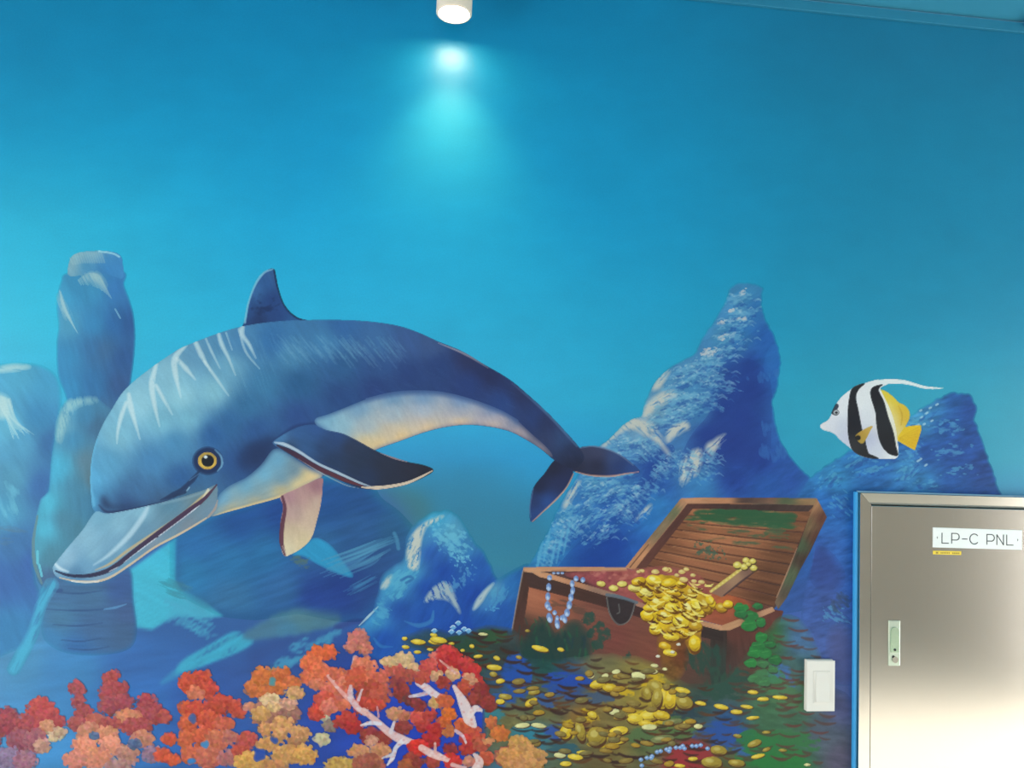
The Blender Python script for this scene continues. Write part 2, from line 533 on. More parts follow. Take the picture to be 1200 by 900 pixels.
base = base * (1 - tr) + lerp_rows(GY, right_rows) * tr
base = base * (1 + 0.05 * (fbm(GX / 160.0, GY / 110.0) - 0.5) + 0.03 * (fbm(GX / 40.0, GY / 14.0) - 0.5))[..., None]
C[:] = np.clip(base, 0, 1)

# soft passages of the water low down, behind everything
fill([(400, 560), (470, 552), (540, 545), (610, 560), (640, 610), (620, 670), (560, 650), (480, 640), (430, 610)], (40, 120, 148), 0.55, soft=22)
fill([(440, 575), (480, 572), (505, 590), (500, 612), (478, 625), (455, 610)], (60, 110, 112), 0.6, soft=9)
fill([(150, 640), (210, 625), (330, 600), (440, 575), (480, 640), (440, 760), (300, 800), (160, 780)], (44, 92, 172), 0.8, soft=14)
fill([(-40, 690), (60, 700), (150, 740), (260, 770), (420, 750), (600, 760), (640, 920), (300, 930), (-60, 930)],
     [(0, 720, 64, 128, 184), (20, 770, 66, 140, 196), (80, 790, 56, 130, 200), (160, 780, 48, 104, 190), (150, 830, 44, 110, 200), (240, 830, 44, 90, 186),
      (300, 800, 46, 84, 168), (420, 770, 32, 66, 160), (400, 850, 36, 70, 186), (480, 860, 32, 66, 186), (20, 860, 66, 140, 206), (60, 890, 60, 140, 214)], 1.0, soft=14, tex=(0.10, -8, 60, 9))
# bright cyan gap between pedestal and rock, swept out to the right
fill([(152, 668), (180, 648), (207, 630), (206, 680), (212, 690), (236, 702), (262, 722), (240, 724), (205, 722), (178, 738), (160, 735), (156, 705)],
     [(180, 665, 62, 184, 216), (200, 650, 58, 182, 214), (175, 700, 62, 178, 212), (230, 712, 66, 172, 208)], 1.0, smooth=False, soft=1, tex=(0.06, 24, 24, 3))
for i in range(26):
    y = 690 + i * 1.5
    stroke([(190 + rng.random() * 30, y), (235 + rng.random() * 22, y + 17 + rng.random() * 8)], rng.random() * 2 + 1, (70, 168, 206), 0.5)
fill([(205, 678), (250, 668), (262, 700), (240, 712), (222, 700)], (62, 120, 150), 0.55, soft=6)
fill([(214, 774), (245, 756), (272, 741), (286, 744), (297, 752), (284, 762), (250, 776), (222, 786), (205, 790)], (58, 166, 206), 1.0, soft=1, tex=(0.1, -28, 30, 3), dry=(0.18, 4, -28, 30, 3))
stroke([(205, 790), (190, 800)], [10, 4], (58, 150, 200), 0.6, soft=4)
fill([(300, 790), (315, 768), (345, 756), (360, 740), (350, 730), (320, 748), (290, 765)], (44, 76, 158), 0.7, soft=5)
fill([(284, 744), (318, 722), (345, 712), (390, 712), (399, 721), (393, 733), (360, 741), (330, 746), (300, 750)],
     [(310, 738, 72, 122, 160), (350, 722, 80, 128, 146), (390, 722, 70, 118, 146), (340, 740, 66, 128, 172)], 1.0, soft=2, rag=2, tex=(0.1, -12, 26, 4))
for x, y, r, s in ((352, 757, 16, 9), (332, 778, 18, 8), (378, 752, 18, 7), (390, 745, 15, 6), (350, 772, 12, 10)):
    scumble(x, y, r, s, (66, 148, 196), -15, 0.9, 0.22, 5, 9, 3)
stroke([(395, 735), (420, 728), (445, 735)], 7, (40, 62, 140), 0.7, soft=3)

low = np.clip((GY - 620) / 60.0, 0, 1) * np.clip((460 - GX) / 80.0, 0, 1)
C[..., 2] -= 0.20 * low * np.clip(C[..., 2] - np.maximum(C[..., 0], C[..., 1]), 0, 1)


# the wall itself, carrying the water paint
wx = np.arange(X0, X1 + 0.004, 0.006); wz = np.arange(0, Z1 + 0.004, 0.006)
WXg, WZg = np.meshgrid(wx, wz)
PW3 = np.stack([WXg, np.zeros_like(WXg), WZg], -1)
pxg, pyg = to_px(PW3)
ix = np.clip(pxg - CX0, 0, CW - 1.001); iy = np.clip(pyg - CY0, 0, CH - 1.001)
jx = ix.astype(int); jy = iy.astype(int); fx = (ix - jx)[..., None]; fy = (iy - jy)[..., None]
KW = (C[jy, jx] * (1 - fx) + C[jy, jx + 1] * fx) * (1 - fy) + (C[jy + 1, jx] * (1 - fx) + C[jy + 1, jx + 1] * fx) * fy
nz, nx = WXg.shape
ids = np.arange(nz * nx).reshape(nz, nx)
quads = np.stack([ids[:-1, :-1], ids[:-1, 1:], ids[1:, 1:], ids[1:, :-1]], -1).reshape(-1, 4)
wall = mesh_of('wall_back', (PW3.reshape(-1, 3), {4: quads}, KW.reshape(-1, 3)), (0, 0, 0), M_WALL)
tag(wall, kind='structure')

# ------------------------------------------------------------------ far left boulder
t = Thing('painted_boulder', 'rounded pale blue boulder painted at the left edge of the wall', 'painted rock', 'painted rocks in the mural')
begin()
LB = [(-70, 470), (-40, 436), (0, 428), (36, 427), (56, 433), (68, 446), (71, 470), (67, 500), (62, 530), (60, 560), (53, 590), (44, 618), (38, 650), (40, 680), (46, 700), (40, 740), (20, 760), (-70, 760)]
fill(LB, [(20, 440, 84, 168, 208), (60, 450, 74, 160, 208), (45, 490, 66, 140, 194), (10, 500, 100, 178, 212), (25, 520, 88, 160, 202), (60, 520, 62, 114, 178),
          (50, 570, 62, 110, 180), (15, 560, 84, 150, 186), (5, 600, 86, 164, 206), (20, 640, 66, 118, 180), (5, 680, 62, 108, 184), (40, 660, 62, 104, 184), (10, 740, 62, 130, 190), (-40, 520, 90, 165, 205), (-40, 640, 70, 130, 186)],
     soft=2, tex=(0.06, 60, 30, 6))
t.part('rock_face', 0.2)
begin()
fill([(-6, 432), (10, 427), (28, 427), (38, 430), (26, 434), (10, 436), (-6, 437)], (176, 212, 214), 0.9, soft=2, dry=(0.3, 4, 5, 16, 2))
t.part('crest_highlight')
begin()
for i in range(16):
    x = -4 + i * 1.3
    stroke([(x - 6 + rng.random() * 6, 463 + i * 0.4), (x + 6, 480 + i), (x + 16 + rng.random() * 10, 502 + rng.random() * 12)], [2.6, 1.0], (182, 216, 218), 0.65 - i * 0.025)
fill([(-10, 462), (8, 465), (12, 478), (8, 490), (-10, 486)], (186, 216, 214), 0.8, soft=3)
t.part('brush_highlight', 0.12, kind='stuff')
begin()
scumble(4, 585, 26, 22, (112, 190, 218), 70, 0.6, 0.35, 4, 20, 5)
scumble(14, 630, 26, 18, (92, 124, 150), 10, 0.5, 0.4, 4, 20, 5)
t.part('lower_brushwork', 0.12, kind='stuff')
t.done()

# ------------------------------------------------------------------ tall column rock
t = Thing('painted_rock_column', 'tall blue rock column with a pale capped top painted behind the dolphin head', 'painted rock', 'painted rocks in the mural')
begin()
fill([(81, 320), (72, 330), (68, 345), (67, 362), (69, 382), (67, 400), (67, 422), (69, 442), (76, 460), (84, 480), (110, 500), (140, 490), (150, 462), (154, 440), (157, 415), (158, 392), (156, 368), (151, 350), (145, 334), (143, 318)],
     [(75, 345, 70, 160, 208), (90, 340, 62, 140, 190), (80, 380, 84, 160, 200), (110, 340, 66, 146, 196), (135, 340, 62, 124, 196), (110, 380, 62, 138, 196), (135, 380, 54, 110, 180), (152, 380, 52, 92, 160),
      (80, 420, 64, 144, 200), (110, 410, 62, 120, 180), (120, 410, 68, 108, 158), (145, 420, 52, 92, 158), (80, 455, 60, 142, 200), (110, 450, 56, 118, 180), (140, 450, 58, 92, 152), (120, 490, 70, 110, 155)], tex=(0.05, 75, 26, 4), soft=1)
t.part('shaft')
begin()
fill([(80, 322), (81, 308), (86, 299), (98, 295), (118, 294), (135, 296), (142, 301), (144, 310), (144, 326), (128, 322), (110, 319), (92, 323)],
     [(84, 310, 140, 180, 194), (100, 310, 66, 140, 192), (120, 308, 64, 136, 200), (138, 312, 70, 140, 208), (110, 297, 132, 180, 200), (90, 300, 140, 184, 198), (125, 318, 62, 130, 200)], tex=(0.05, 60, 16, 3), soft=0)
for i in range(14):
    x = 82 + i * 2.8
    stroke([(x, 302 - min(i, 4) * 1.4), (x + 4, 310 - min(i, 4) * 0.6)], 1.6, (164, 196, 200), 0.5)
stroke([(116, 294.5), (132, 297), (140, 301)], 1.8, (170, 220, 235), 0.9)
t.part('cap')
begin()
for i in range(24):
    f = i / 23
    x0 = 92 + 26 * f; y0 = 328 - 8 * math.sin(f * 2.6)
    ln = 8 + 26 * f
    stroke([(x0, y0), (x0 + ln * 0.4, y0 + ln * 0.8)], [1.6, 0.6], (168, 200, 204), 0.25 + 0.4 * rng.random())
fill([(92, 328), (100, 322), (112, 319), (119, 323), (126, 338), (118, 334), (108, 328)], (170, 200, 200), 0.75, soft=3, dry=(0.42, 5, 62, 16, 1.7))
for i in range(20):
    f = i / 19
    stroke([(70 + 3 * f, 340 + 22 * f), (78 + 14 * f, 366 + 26 * f)], [1.5, 0.6], (158, 196, 206), 0.2 + 0.4 * rng.random())
fill([(69, 342), (74, 352), (84, 372), (78, 374), (70, 362), (67, 352)], (162, 198, 206), 0.75, soft=3, dry=(0.40, 5, 66, 18, 1.7))
stroke([(135, 362), (141, 373)], 1.4, (150, 200, 225), 0.7)
t.part('brush_highlight', 0.15, kind='stuff')
t.done()

# ------------------------------------------------------------------ stepped rock pillar in front, with its banded base
t = Thing('painted_rock_pillar', 'stepped teal rock pillar painted under and behind the dolphin beak', 'painted rock', 'painted rocks in the mural')
begin()
fill([(74, 474), (82, 468), (100, 466), (114, 467), (130, 480), (136, 560), (128, 600), (100, 640), (70, 672), (52, 690), (44, 680), (39, 655), (39, 630), (43, 605), (48, 585), (58, 576), (60, 545), (63, 524), (66, 510), (68, 490)],
     [(80, 480, 90, 160, 200), (100, 490, 66, 132, 180), (112, 500, 70, 110, 150), (72, 500, 120, 180, 205), (85, 515, 70, 142, 190), (100, 540, 92, 126, 148), (108, 560, 96, 124, 140), (72, 545, 80, 176, 216),
      (64, 550, 76, 178, 218), (90, 570, 74, 136, 172), (100, 590, 70, 128, 166), (55, 590, 84, 186, 220), (52, 620, 84, 184, 218), (75, 610, 76, 130, 160), (60, 650, 78, 132, 158), (90, 625, 76, 130, 158), (45, 640, 82, 160, 190), (60, 680, 74, 104, 150), (118, 590, 50, 110, 160)],
     smooth=False, soft=1, tex=(0.06, 85, 26, 5))
t.part('pillar')
begin()
fill([(74, 478), (80, 470), (95, 467), (114, 467), (112, 471), (96, 474), (86, 480), (76, 500), (70, 520), (66, 518), (68, 496)], (168, 208, 206), 0.8, soft=3, dry=(0.34, 4, 80, 12, 2))
t.part('edge_highlight', 0.12, kind='stuff')
begin()
stroke([(44, 604), (39, 635), (41, 662), (49, 684)], [2, 3.5, 4, 2], (104, 138, 146), 0.85)
t.part('edge_line'); begin()
stroke([(44, 646), (44, 660)], 2.5, (110, 205, 225), 0.8); stroke([(46, 662), (49, 675)], 2.5, (110, 205, 225), 0.8)
t.part('edge_line')
begin()
fill([(62, 676), (90, 684), (125, 680), (152, 668), (155, 705), (159, 735), (152, 758), (120, 766), (80, 764), (56, 752), (50, 735), (54, 708)],
     [(70, 690, 70, 110, 160), (110, 700, 72, 112, 158), (140, 690, 62, 94, 160), (70, 725, 76, 124, 168), (110, 735, 70, 106, 158), (145, 740, 68, 100, 146), (150, 720, 70, 96, 150), (90, 760, 60, 112, 182), (60, 750, 66, 130, 190)], soft=2, tex=(0.07, 2, 30, 3))
for y, xa, xb in ((694, 66, 120), (714, 54, 140), (732, 62, 120), (750, 72, 118), (760, 80, 128)):
    stroke([(xa, y), ((xa + xb) / 2, y + 1.5), (xb, y - 2)], [0.8, 2.2, 0.8], (52, 84, 140), 0.7)
stroke([(122, 714), (135, 712), (148, 708)], [1.5, 3, 1], (96, 150, 205), 0.8)
stroke([(64, 692), (72, 692)], 4, (50, 78, 140), 0.6)
t.part('banded_base', 0.2)
begin()
stroke([(60, 686), (50, 704), (44, 722), (38, 742), (28, 762), (16, 784)], [15, 12, 10, 11, 13, 12], (78, 178, 218), 0.85, soft=6, dry=(0.30, 3, -65, 20, 3))
t.part('light_edge', 0.12, kind='stuff')
t.done()

# ------------------------------------------------------------------ dark rock mass under the dolphin
t = Thing('painted_dark_rock', 'broad dark blue rock mass painted below the dolphin flippers', 'painted rock', 'painted rocks in the mural')
begin()
fill([(206, 628), (250, 604), (330, 578), (380, 560), (430, 566), (441, 588), (464, 604), (482, 624), (478, 650), (450, 690), (425, 722), (400, 722), (350, 712), (300, 720), (260, 716), (224, 698), (206, 680)],
     [(230, 640, 44, 106, 176), (225, 670, 46, 120, 180), (280, 610, 36, 84, 164), (270, 660, 46, 116, 180), (330, 600, 34, 74, 156), (310, 650, 44, 112, 176), (390, 590, 38, 84, 158), (430, 590, 40, 84, 154), (420, 620, 46, 92, 156),
      (460, 620, 46, 96, 150), (380, 640, 50, 104, 168), (330, 690, 52, 104, 170), (400, 690, 38, 66, 154), (450, 660, 46, 84, 150), (270, 700, 56, 112, 168), (370, 700, 40, 70, 160), (430, 690, 42, 72, 146)],
     smooth=False, soft=6, tex=(0.09, -20, 40, 5))
t.part('rock_face', 0.1)
begin()
fill([(342, 650), (356, 640), (368, 631), (380, 634), (392, 644), (402, 658), (414, 676), (396, 672), (374, 662), (356, 652)], (48, 150, 206), 1.0, soft=1, tex=(0.05, 40, 20, 3), dry=(0.12, 4, 40, 30, 3))
t.part('cyan_patch')
begin()
for i in range(30):
    f = rng.random(); y0 = 652 + 26 * f
    x0 = 375 + rng.random() * 30
    stroke([(x0, y0), (x0 + 36, y0 - 12 - 3 * f), (x0 + 68 - 20 * f, y0 - 24)], [1.0, 2.6, 0.8], (84, 150, 192), 0.4)
stroke([(462, 625), (465, 632), (467, 643)], 4, (80, 146, 190), 0.7, soft=2)
for i in range(18):
    x0 = 402 + rng.random() * 20; y0 = 684 + rng.random() * 14
    stroke([(x0, y0), (x0 + 22, y0 - 12)], [1, 2.2, 0.6], (70, 140, 190), 0.4)
t.part('brush_highlight', 0.15, kind='stuff')
begin()
scumble(352, 658, 16, 9, (94, 116, 100), 10, 0.7, 0.3, 4, 8, 3)
scumble(205, 690, 24, 16, (70, 128, 150), 20, 0.5, 0.3, 4, 20, 3)
t.part('olive_scumble', 0.12, kind='stuff')
t.done()

# ------------------------------------------------------------------ small snowy mound
t = Thing('painted_rock_mound', 'small blue rock mound with cream highlights painted left of the treasure chest', 'painted rock', 'painted rocks in the mural')
begin()
fill([(416, 742), (428, 728), (440, 712), (445, 690), (447, 676), (460, 665), (475, 655), (477, 630), (487, 616), (500, 605), (513, 600), (529, 601), (541, 613), (553, 632), (566, 648), (580, 676), (596, 700), (612, 720), (616, 760), (560, 775), (480, 775), (430, 768)],
     [(490, 630, 70, 140, 200), (510, 605, 70, 168, 214), (530, 625, 92, 168, 206), (505, 650, 44, 92, 190), (520, 670, 32, 74, 178), (545, 640, 60, 130, 196), (560, 665, 40, 92, 188), (500, 690, 32, 76, 182), (480, 655, 80, 150, 200),
      (460, 690, 72, 156, 206), (480, 670, 74, 158, 208), (470, 715, 38, 82, 180), (440, 725, 64, 146, 206), (500, 725, 36, 84, 190), (560, 700, 32, 74, 184), (590, 720, 34, 84, 184), (450, 750, 34, 82, 186), (540, 745, 32, 76, 190), (600, 750, 36, 88, 180)], soft=2, tex=(0.08, -60, 18, 5), rag=1.5)
t.part('rock_face', 0.2)
begin()
fill([(489, 668), (478, 664), (477, 642), (483, 626), (494, 615), (508, 607), (521, 604), (512, 611), (500, 618), (494, 634), (492, 652)], (206, 206, 192), 0.95, soft=1, dry=(0.36, 5, -65, 9, 2))
t.part('cream_highlight', 0.12, kind='stuff'); begin()
fill([(446, 690), (450, 680), (460, 673), (458, 682), (452, 690)], (200, 206, 196), 0.85, soft=1, dry=(0.3, 4, -50, 8, 2))
t.part('cream_highlight', 0.12, kind='stuff'); begin()
fill([(497, 706), (504, 692), (514, 684), (524, 681), (531, 692), (540, 720), (528, 706), (514, 702)], (176, 190, 190), 0.9, soft=1, dry=(0.4, 5, 60, 12, 1.8))
t.part('cream_highlight', 0.12, kind='stuff'); begin()
stroke([(421, 733), (432, 722), (443, 711)], [1, 2.4, 1], (190, 214, 220), 0.8)
t.part('cream_highlight', 0.18)
begin()
scumble(528, 632, 30, 20, (108, 188, 220), 40, 0.8, 0.3, 5, 5, 3)
scumble(540, 655, 18, 12, (120, 196, 226), 30, 0.8, 0.42, 6, 3, 2)
scumble(536, 680, 14, 30, (96, 166, 214), 60, 0.6, 0.4, 5, 4, 2)
scumble(470, 682, 26, 16, (92, 176, 214), -40, 0.8, 0.25, 4, 9, 3)
scumble(450, 715, 12, 22, (92, 176, 214), 30, 0.6, 0.3, 4, 9, 3)
stroke([(470, 680), (478, 676), (484, 678), (476, 683)], 3, (40, 90, 170), 0.6)
stroke([(508, 716), (505, 728), (490, 733), (474, 728)], [2, 5, 5, 1], (72, 146, 206), 0.55, soft=2)
stroke([(438, 748), (446, 757), (460, 758)], [2, 4, 1], (62, 140, 206), 0.5, soft=2)
t.part('light_scumble', 0.15, kind='stuff')
t.done()
t = Thing('painted_small_rock', 'low blue rock with a pale slanted edge painted touching the chest side', 'painted rock', 'painted rocks in the mural')
begin()
fill([(552, 716), (560, 703), (572, 688), (590, 677), (606, 668), (622, 664), (628, 700), (616, 742), (585, 750), (560, 740)],
     [(570, 700, 66, 130, 196), (600, 685, 44, 110, 190), (612, 680, 38, 96, 180), (590, 715, 38, 88, 186), (600, 735, 34, 84, 180), (565, 730, 34, 84, 186), (575, 690, 100, 166, 200)], soft=3, tex=(0.08, -55, 18, 4))
t.part('rock_face', 0.2)
begin()
fill([(554, 716), (558, 703), (568, 691), (580, 682), (572, 694), (564, 707)], (192, 204, 200), 0.9, soft=1, dry=(0.25, 4, -55, 14, 3))
scumble(585, 700, 20, 12, (80, 160, 210), -60, 0.6, 0.35, 5, 9, 3)
scumble(577, 713, 9, 6, (90, 170, 222), 0, 0.7, 0.3, 5, 3, 2)
t.part('cream_edge', 0.18, kind='stuff')
t.done()

# ------------------------------------------------------------------ big mountain
MT = [(856, 339), (862, 333), (876, 332), (894, 337), (892, 346), (894, 366), (901, 382), (910, 402), (914, 426), (910, 455), (905, 470), (908, 490), (914, 515), (930, 541), (948, 560), (958, 585),
      (975, 640), (960, 700), (900, 720), (700, 720), (612, 720), (616, 676), (622, 660), (631, 643), (641, 625), (650, 605), (660, 585), (670, 570), (682, 548), (692, 532), (701, 523), (709, 519), (718, 511), (728, 500), (740, 492),
      (752, 487), (755, 475), (762, 460), (770, 445), (785, 432), (801, 422), (815, 414), (823, 397), (835, 380), (848, 358)]
t = Thing('painted_mountain_rock', 'large pointed blue rock mountain with cream streaks painted behind the treasure chest', 'painted rock', 'painted rocks in the mural')
begin()
fill(MT, [(875, 340, 66, 140, 196), (862, 360, 78, 146, 200), (885, 365, 52, 116, 192), (845, 395, 76, 146, 198), (870, 395, 56, 120, 190), (895, 395, 44, 98, 190), (905, 420, 44, 106, 200), (906, 445, 46, 108, 202),
          (880, 425, 40, 74, 166), (860, 420, 52, 104, 180), (830, 425, 80, 146, 200), (800, 435, 80, 142, 196), (840, 450, 58, 112, 186), (880, 460, 38, 66, 158), (870, 490, 38, 64, 156), (850, 480, 42, 76, 166),
          (810, 460, 76, 140, 196), (780, 455, 90, 150, 200), (790, 480, 92, 152, 200), (820, 485, 66, 126, 190), (770, 480, 120, 166, 196), (830, 510, 40, 68, 158), (860, 520, 38, 62, 156), (895, 480, 52, 112, 196), (905, 510, 50, 100, 190),
          (890, 540, 38, 68, 164), (860, 560, 40, 72, 170), (900, 570, 44, 92, 186), (930, 565, 44, 84, 178), (945, 575, 50, 110, 194), (730, 520, 92, 152, 202), (750, 510, 120, 166, 204), (770, 520, 66, 116, 186),
          (700, 560, 80, 150, 204), (720, 545, 66, 128, 196), (760, 545, 42, 80, 172), (775, 570, 46, 92, 180), (800, 545, 72, 130, 194), (815, 535, 70, 130, 196), (820, 570, 62, 130, 200), (690, 590, 56, 118, 196), (660, 610, 62, 142, 206),
          (640, 640, 60, 146, 206), (680, 630, 40, 96, 184), (720, 600, 36, 86, 184), (720, 640, 32, 72, 172), (700, 660, 32, 74, 172), (650, 670, 44, 112, 190), (760, 600, 48, 120, 206), (770, 590, 54, 130, 210), (740, 650, 40, 94, 190),
          (960, 620, 48, 104, 196), (970, 660, 46, 96, 186), (965, 700, 56, 84, 160)], soft=1, tex=(0.10, -30, 14, 5), rag=1.2)
t.part('rock_face', 0.2)
clip_to(MT)
begin()
# dark clefts
fill([(846, 428), (866, 420), (890, 428), (902, 450), (902, 500), (896, 540), (846, 545), (800, 545), (812, 510), (836, 480)], (40, 66, 158), 0.75, soft=8)
t.part('dark_cleft', 0.3); begin()
fill([(770, 530), (790, 520), (786, 545), (770, 565), (756, 590), (740, 620), (738, 590), (752, 560)], (38, 72, 166), 0.7, soft=5)
t.part('dark_cleft', 0.3); begin()
fill([(660, 655), (700, 620), (735, 630), (735, 690), (650, 690)], (30, 68, 168), 0.6, soft=10)
t.part('dark_cleft', 0.3); begin()
fill([(898, 450), (910, 430), (916, 410), (908, 400), (896, 420)], (50, 118, 208), 0.6, soft=5)
t.part('dark_cleft', 0.3)
begin()
# cream tops
for P, a in (([(752, 488), (757, 474), (766, 465), (780, 458), (790, 458), (793, 466), (780, 472), (768, 480), (760, 490)], -30),
             ([(764, 456), (770, 444), (778, 435), (786, 432), (782, 440), (776, 452), (768, 458)], -50),
             ([(702, 524), (715, 512), (728, 499), (742, 488), (752, 492), (764, 496), (772, 506), (780, 522), (786, 536), (774, 524), (760, 512), (748, 506), (736, 504), (722, 512), (712, 522)], 45),
             ([(781, 512), (784, 500), (794, 496), (804, 493), (808, 502), (798, 506), (788, 514), (784, 520)], -40),
             ([(797, 560), (796, 548), (804, 536), (812, 528), (822, 526), (822, 540), (816, 556), (808, 560), (800, 570)], -70),
             ([(826, 524), (838, 514), (852, 509), (846, 518), (838, 530), (832, 534)], -45),
             ([(744, 612), (750, 602), (757, 594), (764, 590), (760, 600), (752, 608)], -45),
             ([(660, 590), (668, 575), (678, 562), (680, 566), (672, 582), (662, 598)], -60)):
    fill(P, (206, 204, 192), 0.95, soft=2, dry=(0.36, 5, a, 13, 2.0), rag=1.5)
    t.part('cream_highlight', 0.12, kind='stuff'); begin()
for x, y, r in ((871, 343, 5), (866, 374, 4), (872, 374, 3), (857, 364, 3), (845, 378, 4), (832, 412, 8), (848, 395, 5)):
    scumble(x, y, r * 1.6, r, (200, 202, 206), -20, 0.9, 0.3, 6, 4, 2)
t.part('cream_highlight', 0.15, kind='stuff')
begin()
# scumbled ridges following the slope
ridge = [(866, 350, 26, 8, -8), (868, 366, 28, 8, -5), (862, 380, 30, 9, -10), (858, 396, 34, 9, -12), (850, 412, 36, 9, -12), (836, 424, 34, 10, -8), (826, 440, 44, 10, 12), (812, 430, 36, 10, -20),
         (800, 448, 36, 11, -22), (836, 452, 36, 9, 10), (812, 466, 44, 10, 2), (800, 482, 40, 12, -6), (826, 470, 36, 8, 20), (780, 492, 34, 12, -10), (790, 470, 34, 10, -20), (740, 520, 36, 13, -10), (730, 534, 40, 10, 6),
         (760, 530, 26, 16, 40), (806, 545, 16, 26, 15), (830, 545, 16, 30, 25), (784, 545, 14, 28, 30), (770, 560, 12, 34, 30), (720, 556, 44, 9, -6), (700, 570, 40, 10, -14), (720, 578, 44, 11, -14), (690, 590, 42, 13, -25),
         (715, 600, 40, 12, -20), (680, 615, 40, 12, -40), (705, 626, 36, 12, -30), (660, 620, 24, 36, 30), (645, 645, 14, 34, 25), (735, 600, 22, 24, 30), (748, 580, 14, 22, 30)]
for x, y, rx, ry in ((900, 500, 12, 30), (905, 530, 14, 26), (902, 440, 9, 30)):
    scumble(x, y, rx, ry, (60, 122, 204), 80, 0.5, 0.36, 4, 14, 5)
for x, y, rx, ry, a in ridge:
    for q in range(9):
        ox, oy = (rng.random() - 0.5) * rx * 1.5, (rng.random() - 0.5) * ry * 1.2
        L = 5 + rng.random() * 8; dy = (rng.random() - 0.6) * 4
        stroke([(x + ox, y + oy), (x + ox + L * 0.5, y + oy - 2.4 + dy * 0.3), (x + ox + L, y + oy + dy * 0.4 + 1)], [0.6, 2.0, 0.6], (150, 196, 220) if q % 3 else (58, 108, 188), 0.40)
    scumble(x, y, rx, ry, (112, 176, 214), a, 0.65, 0.36, 4, 6.5, 2.3)
    scumble(x - 3, y - 3, rx * 0.8, ry * 0.7, (176, 206, 220), a, 0.6, 0.52, 6, 4, 1.8)
    scumble(x + 4, y + 5, rx * 0.9, ry * 0.7, (40, 86, 176), a, 0.6, 0.46, 6, 7, 2.4)
for x, y, w in ((645, 638, 4), (652, 650, 3.4), (636, 652, 4), (660, 640, 3), (668, 630, 3)):
    stroke([(x, y - 18), (x - 4, y), (x - 8, y + 20)], [1, w, 1], (96, 174, 218), 0.7, soft=1.5)
t.part('light_scumble', 0.15, kind='stuff')
clip_to(None)
t.done()

# ------------------------------------------------------------------ rock behind the striped fish
RR = [(930, 600), (945, 566), (966, 548), (984, 536), (1000, 526), (1020, 516), (1040, 506), (1060, 495), (1075, 482), (1090, 473), (1104, 465), (1116, 461), (1131, 461), (1140, 467), (1143, 480), (1142, 492), (1148, 510), (1156, 532), (1164, 556), (1172, 580), (1190, 640), (1060, 680), (1010, 760), (1004, 800), (960, 790), (940, 720), (955, 640)]
t = Thing('painted_far_rock', 'blue rounded rock painted behind the striped fish above the steel door', 'painted rock', 'painted rocks in the mural')
begin()
fill(RR, [(1120, 470, 44, 96, 178), (1135, 480, 42, 80, 166), (1095, 480, 60, 130, 196), (1075, 495, 74, 156, 208), (1110, 500, 42, 92, 182), (1140, 510, 42, 84, 170), (1120, 530, 40, 80, 168), (1150, 550, 42, 78, 162), (1085, 530, 42, 86, 176),
          (1065, 545, 66, 140, 204), (1060, 520, 52, 110, 192), (1030, 530, 46, 104, 190), (1000, 545, 50, 120, 196), (1020, 560, 46, 110, 192), (980, 560, 56, 138, 202), (1080, 565, 56, 130, 200), (1120, 565, 42, 92, 178), (1160, 572, 42, 84, 166),
          (970, 590, 44, 108, 196), (990, 600, 48, 108, 202), (985, 650, 52, 104, 198), (965, 660, 54, 84, 172), (975, 700, 64, 88, 166), (990, 740, 70, 100, 182), (960, 760, 70, 92, 166), (990, 690, 56, 100, 196)], soft=1, rag=1.8, tex=(0.20, -14, 13, 4))
t.part('rock_face', 0.2)
clip_to(RR)
begin()
for x, y, rx, ry, a in ((1082, 486, 22, 8, -35), (1070, 505, 16, 18, 20), (1070, 530, 14, 26, 25), (1060, 556, 26, 12, -40), (1085, 566, 26, 8, 0), (1020, 552, 36, 8, -12), (1000, 540, 26, 9, -30), (970, 562, 24, 14, -40), (1110, 500, 30, 12, -6), (1115, 530, 36, 12, -6), (1120, 552, 36, 10, -4), (1040, 535, 30, 9, -10), (985, 590, 24, 20, 40), (980, 720, 22, 18, 30)):
    scumble(x, y, rx, ry, (96, 176, 218), a, 0.55, 0.44, 6, 7, 2.6)
    scumble(x + 4, y + 4, rx, ry, (40, 80, 170), a, 0.5, 0.48, 6, 8, 3)
for x, y in ((1079, 481), (1086, 484), (1090, 478), (1080, 489), (1092, 493), (1076, 498), (1083, 497), (1098, 474), (1076, 540), (1085, 545), (1079, 538)):
    ell(x, y, 1.4 + rng.random(), 1.0, (190, 220, 232), -30, 0.8)
t.part('light_scumble', 0.15, kind='stuff')
begin()
fill([(950, 648), (958, 640), (975, 650), (988, 670), (985, 690), (960, 690), (948, 670)], (54, 72, 150), 0.6, soft=5)
fill([(972, 740), (990, 735), (1003, 760), (1003, 800), (975, 800)], (84, 88, 150), 0.7, soft=6)
scumble(984, 706, 12, 18, (60, 78, 110), 40, 0.7, 0.3, 4, 8, 3)
t.part('shadow_scumble', 0.2, kind='stuff')
clip_to(None)
t.done()

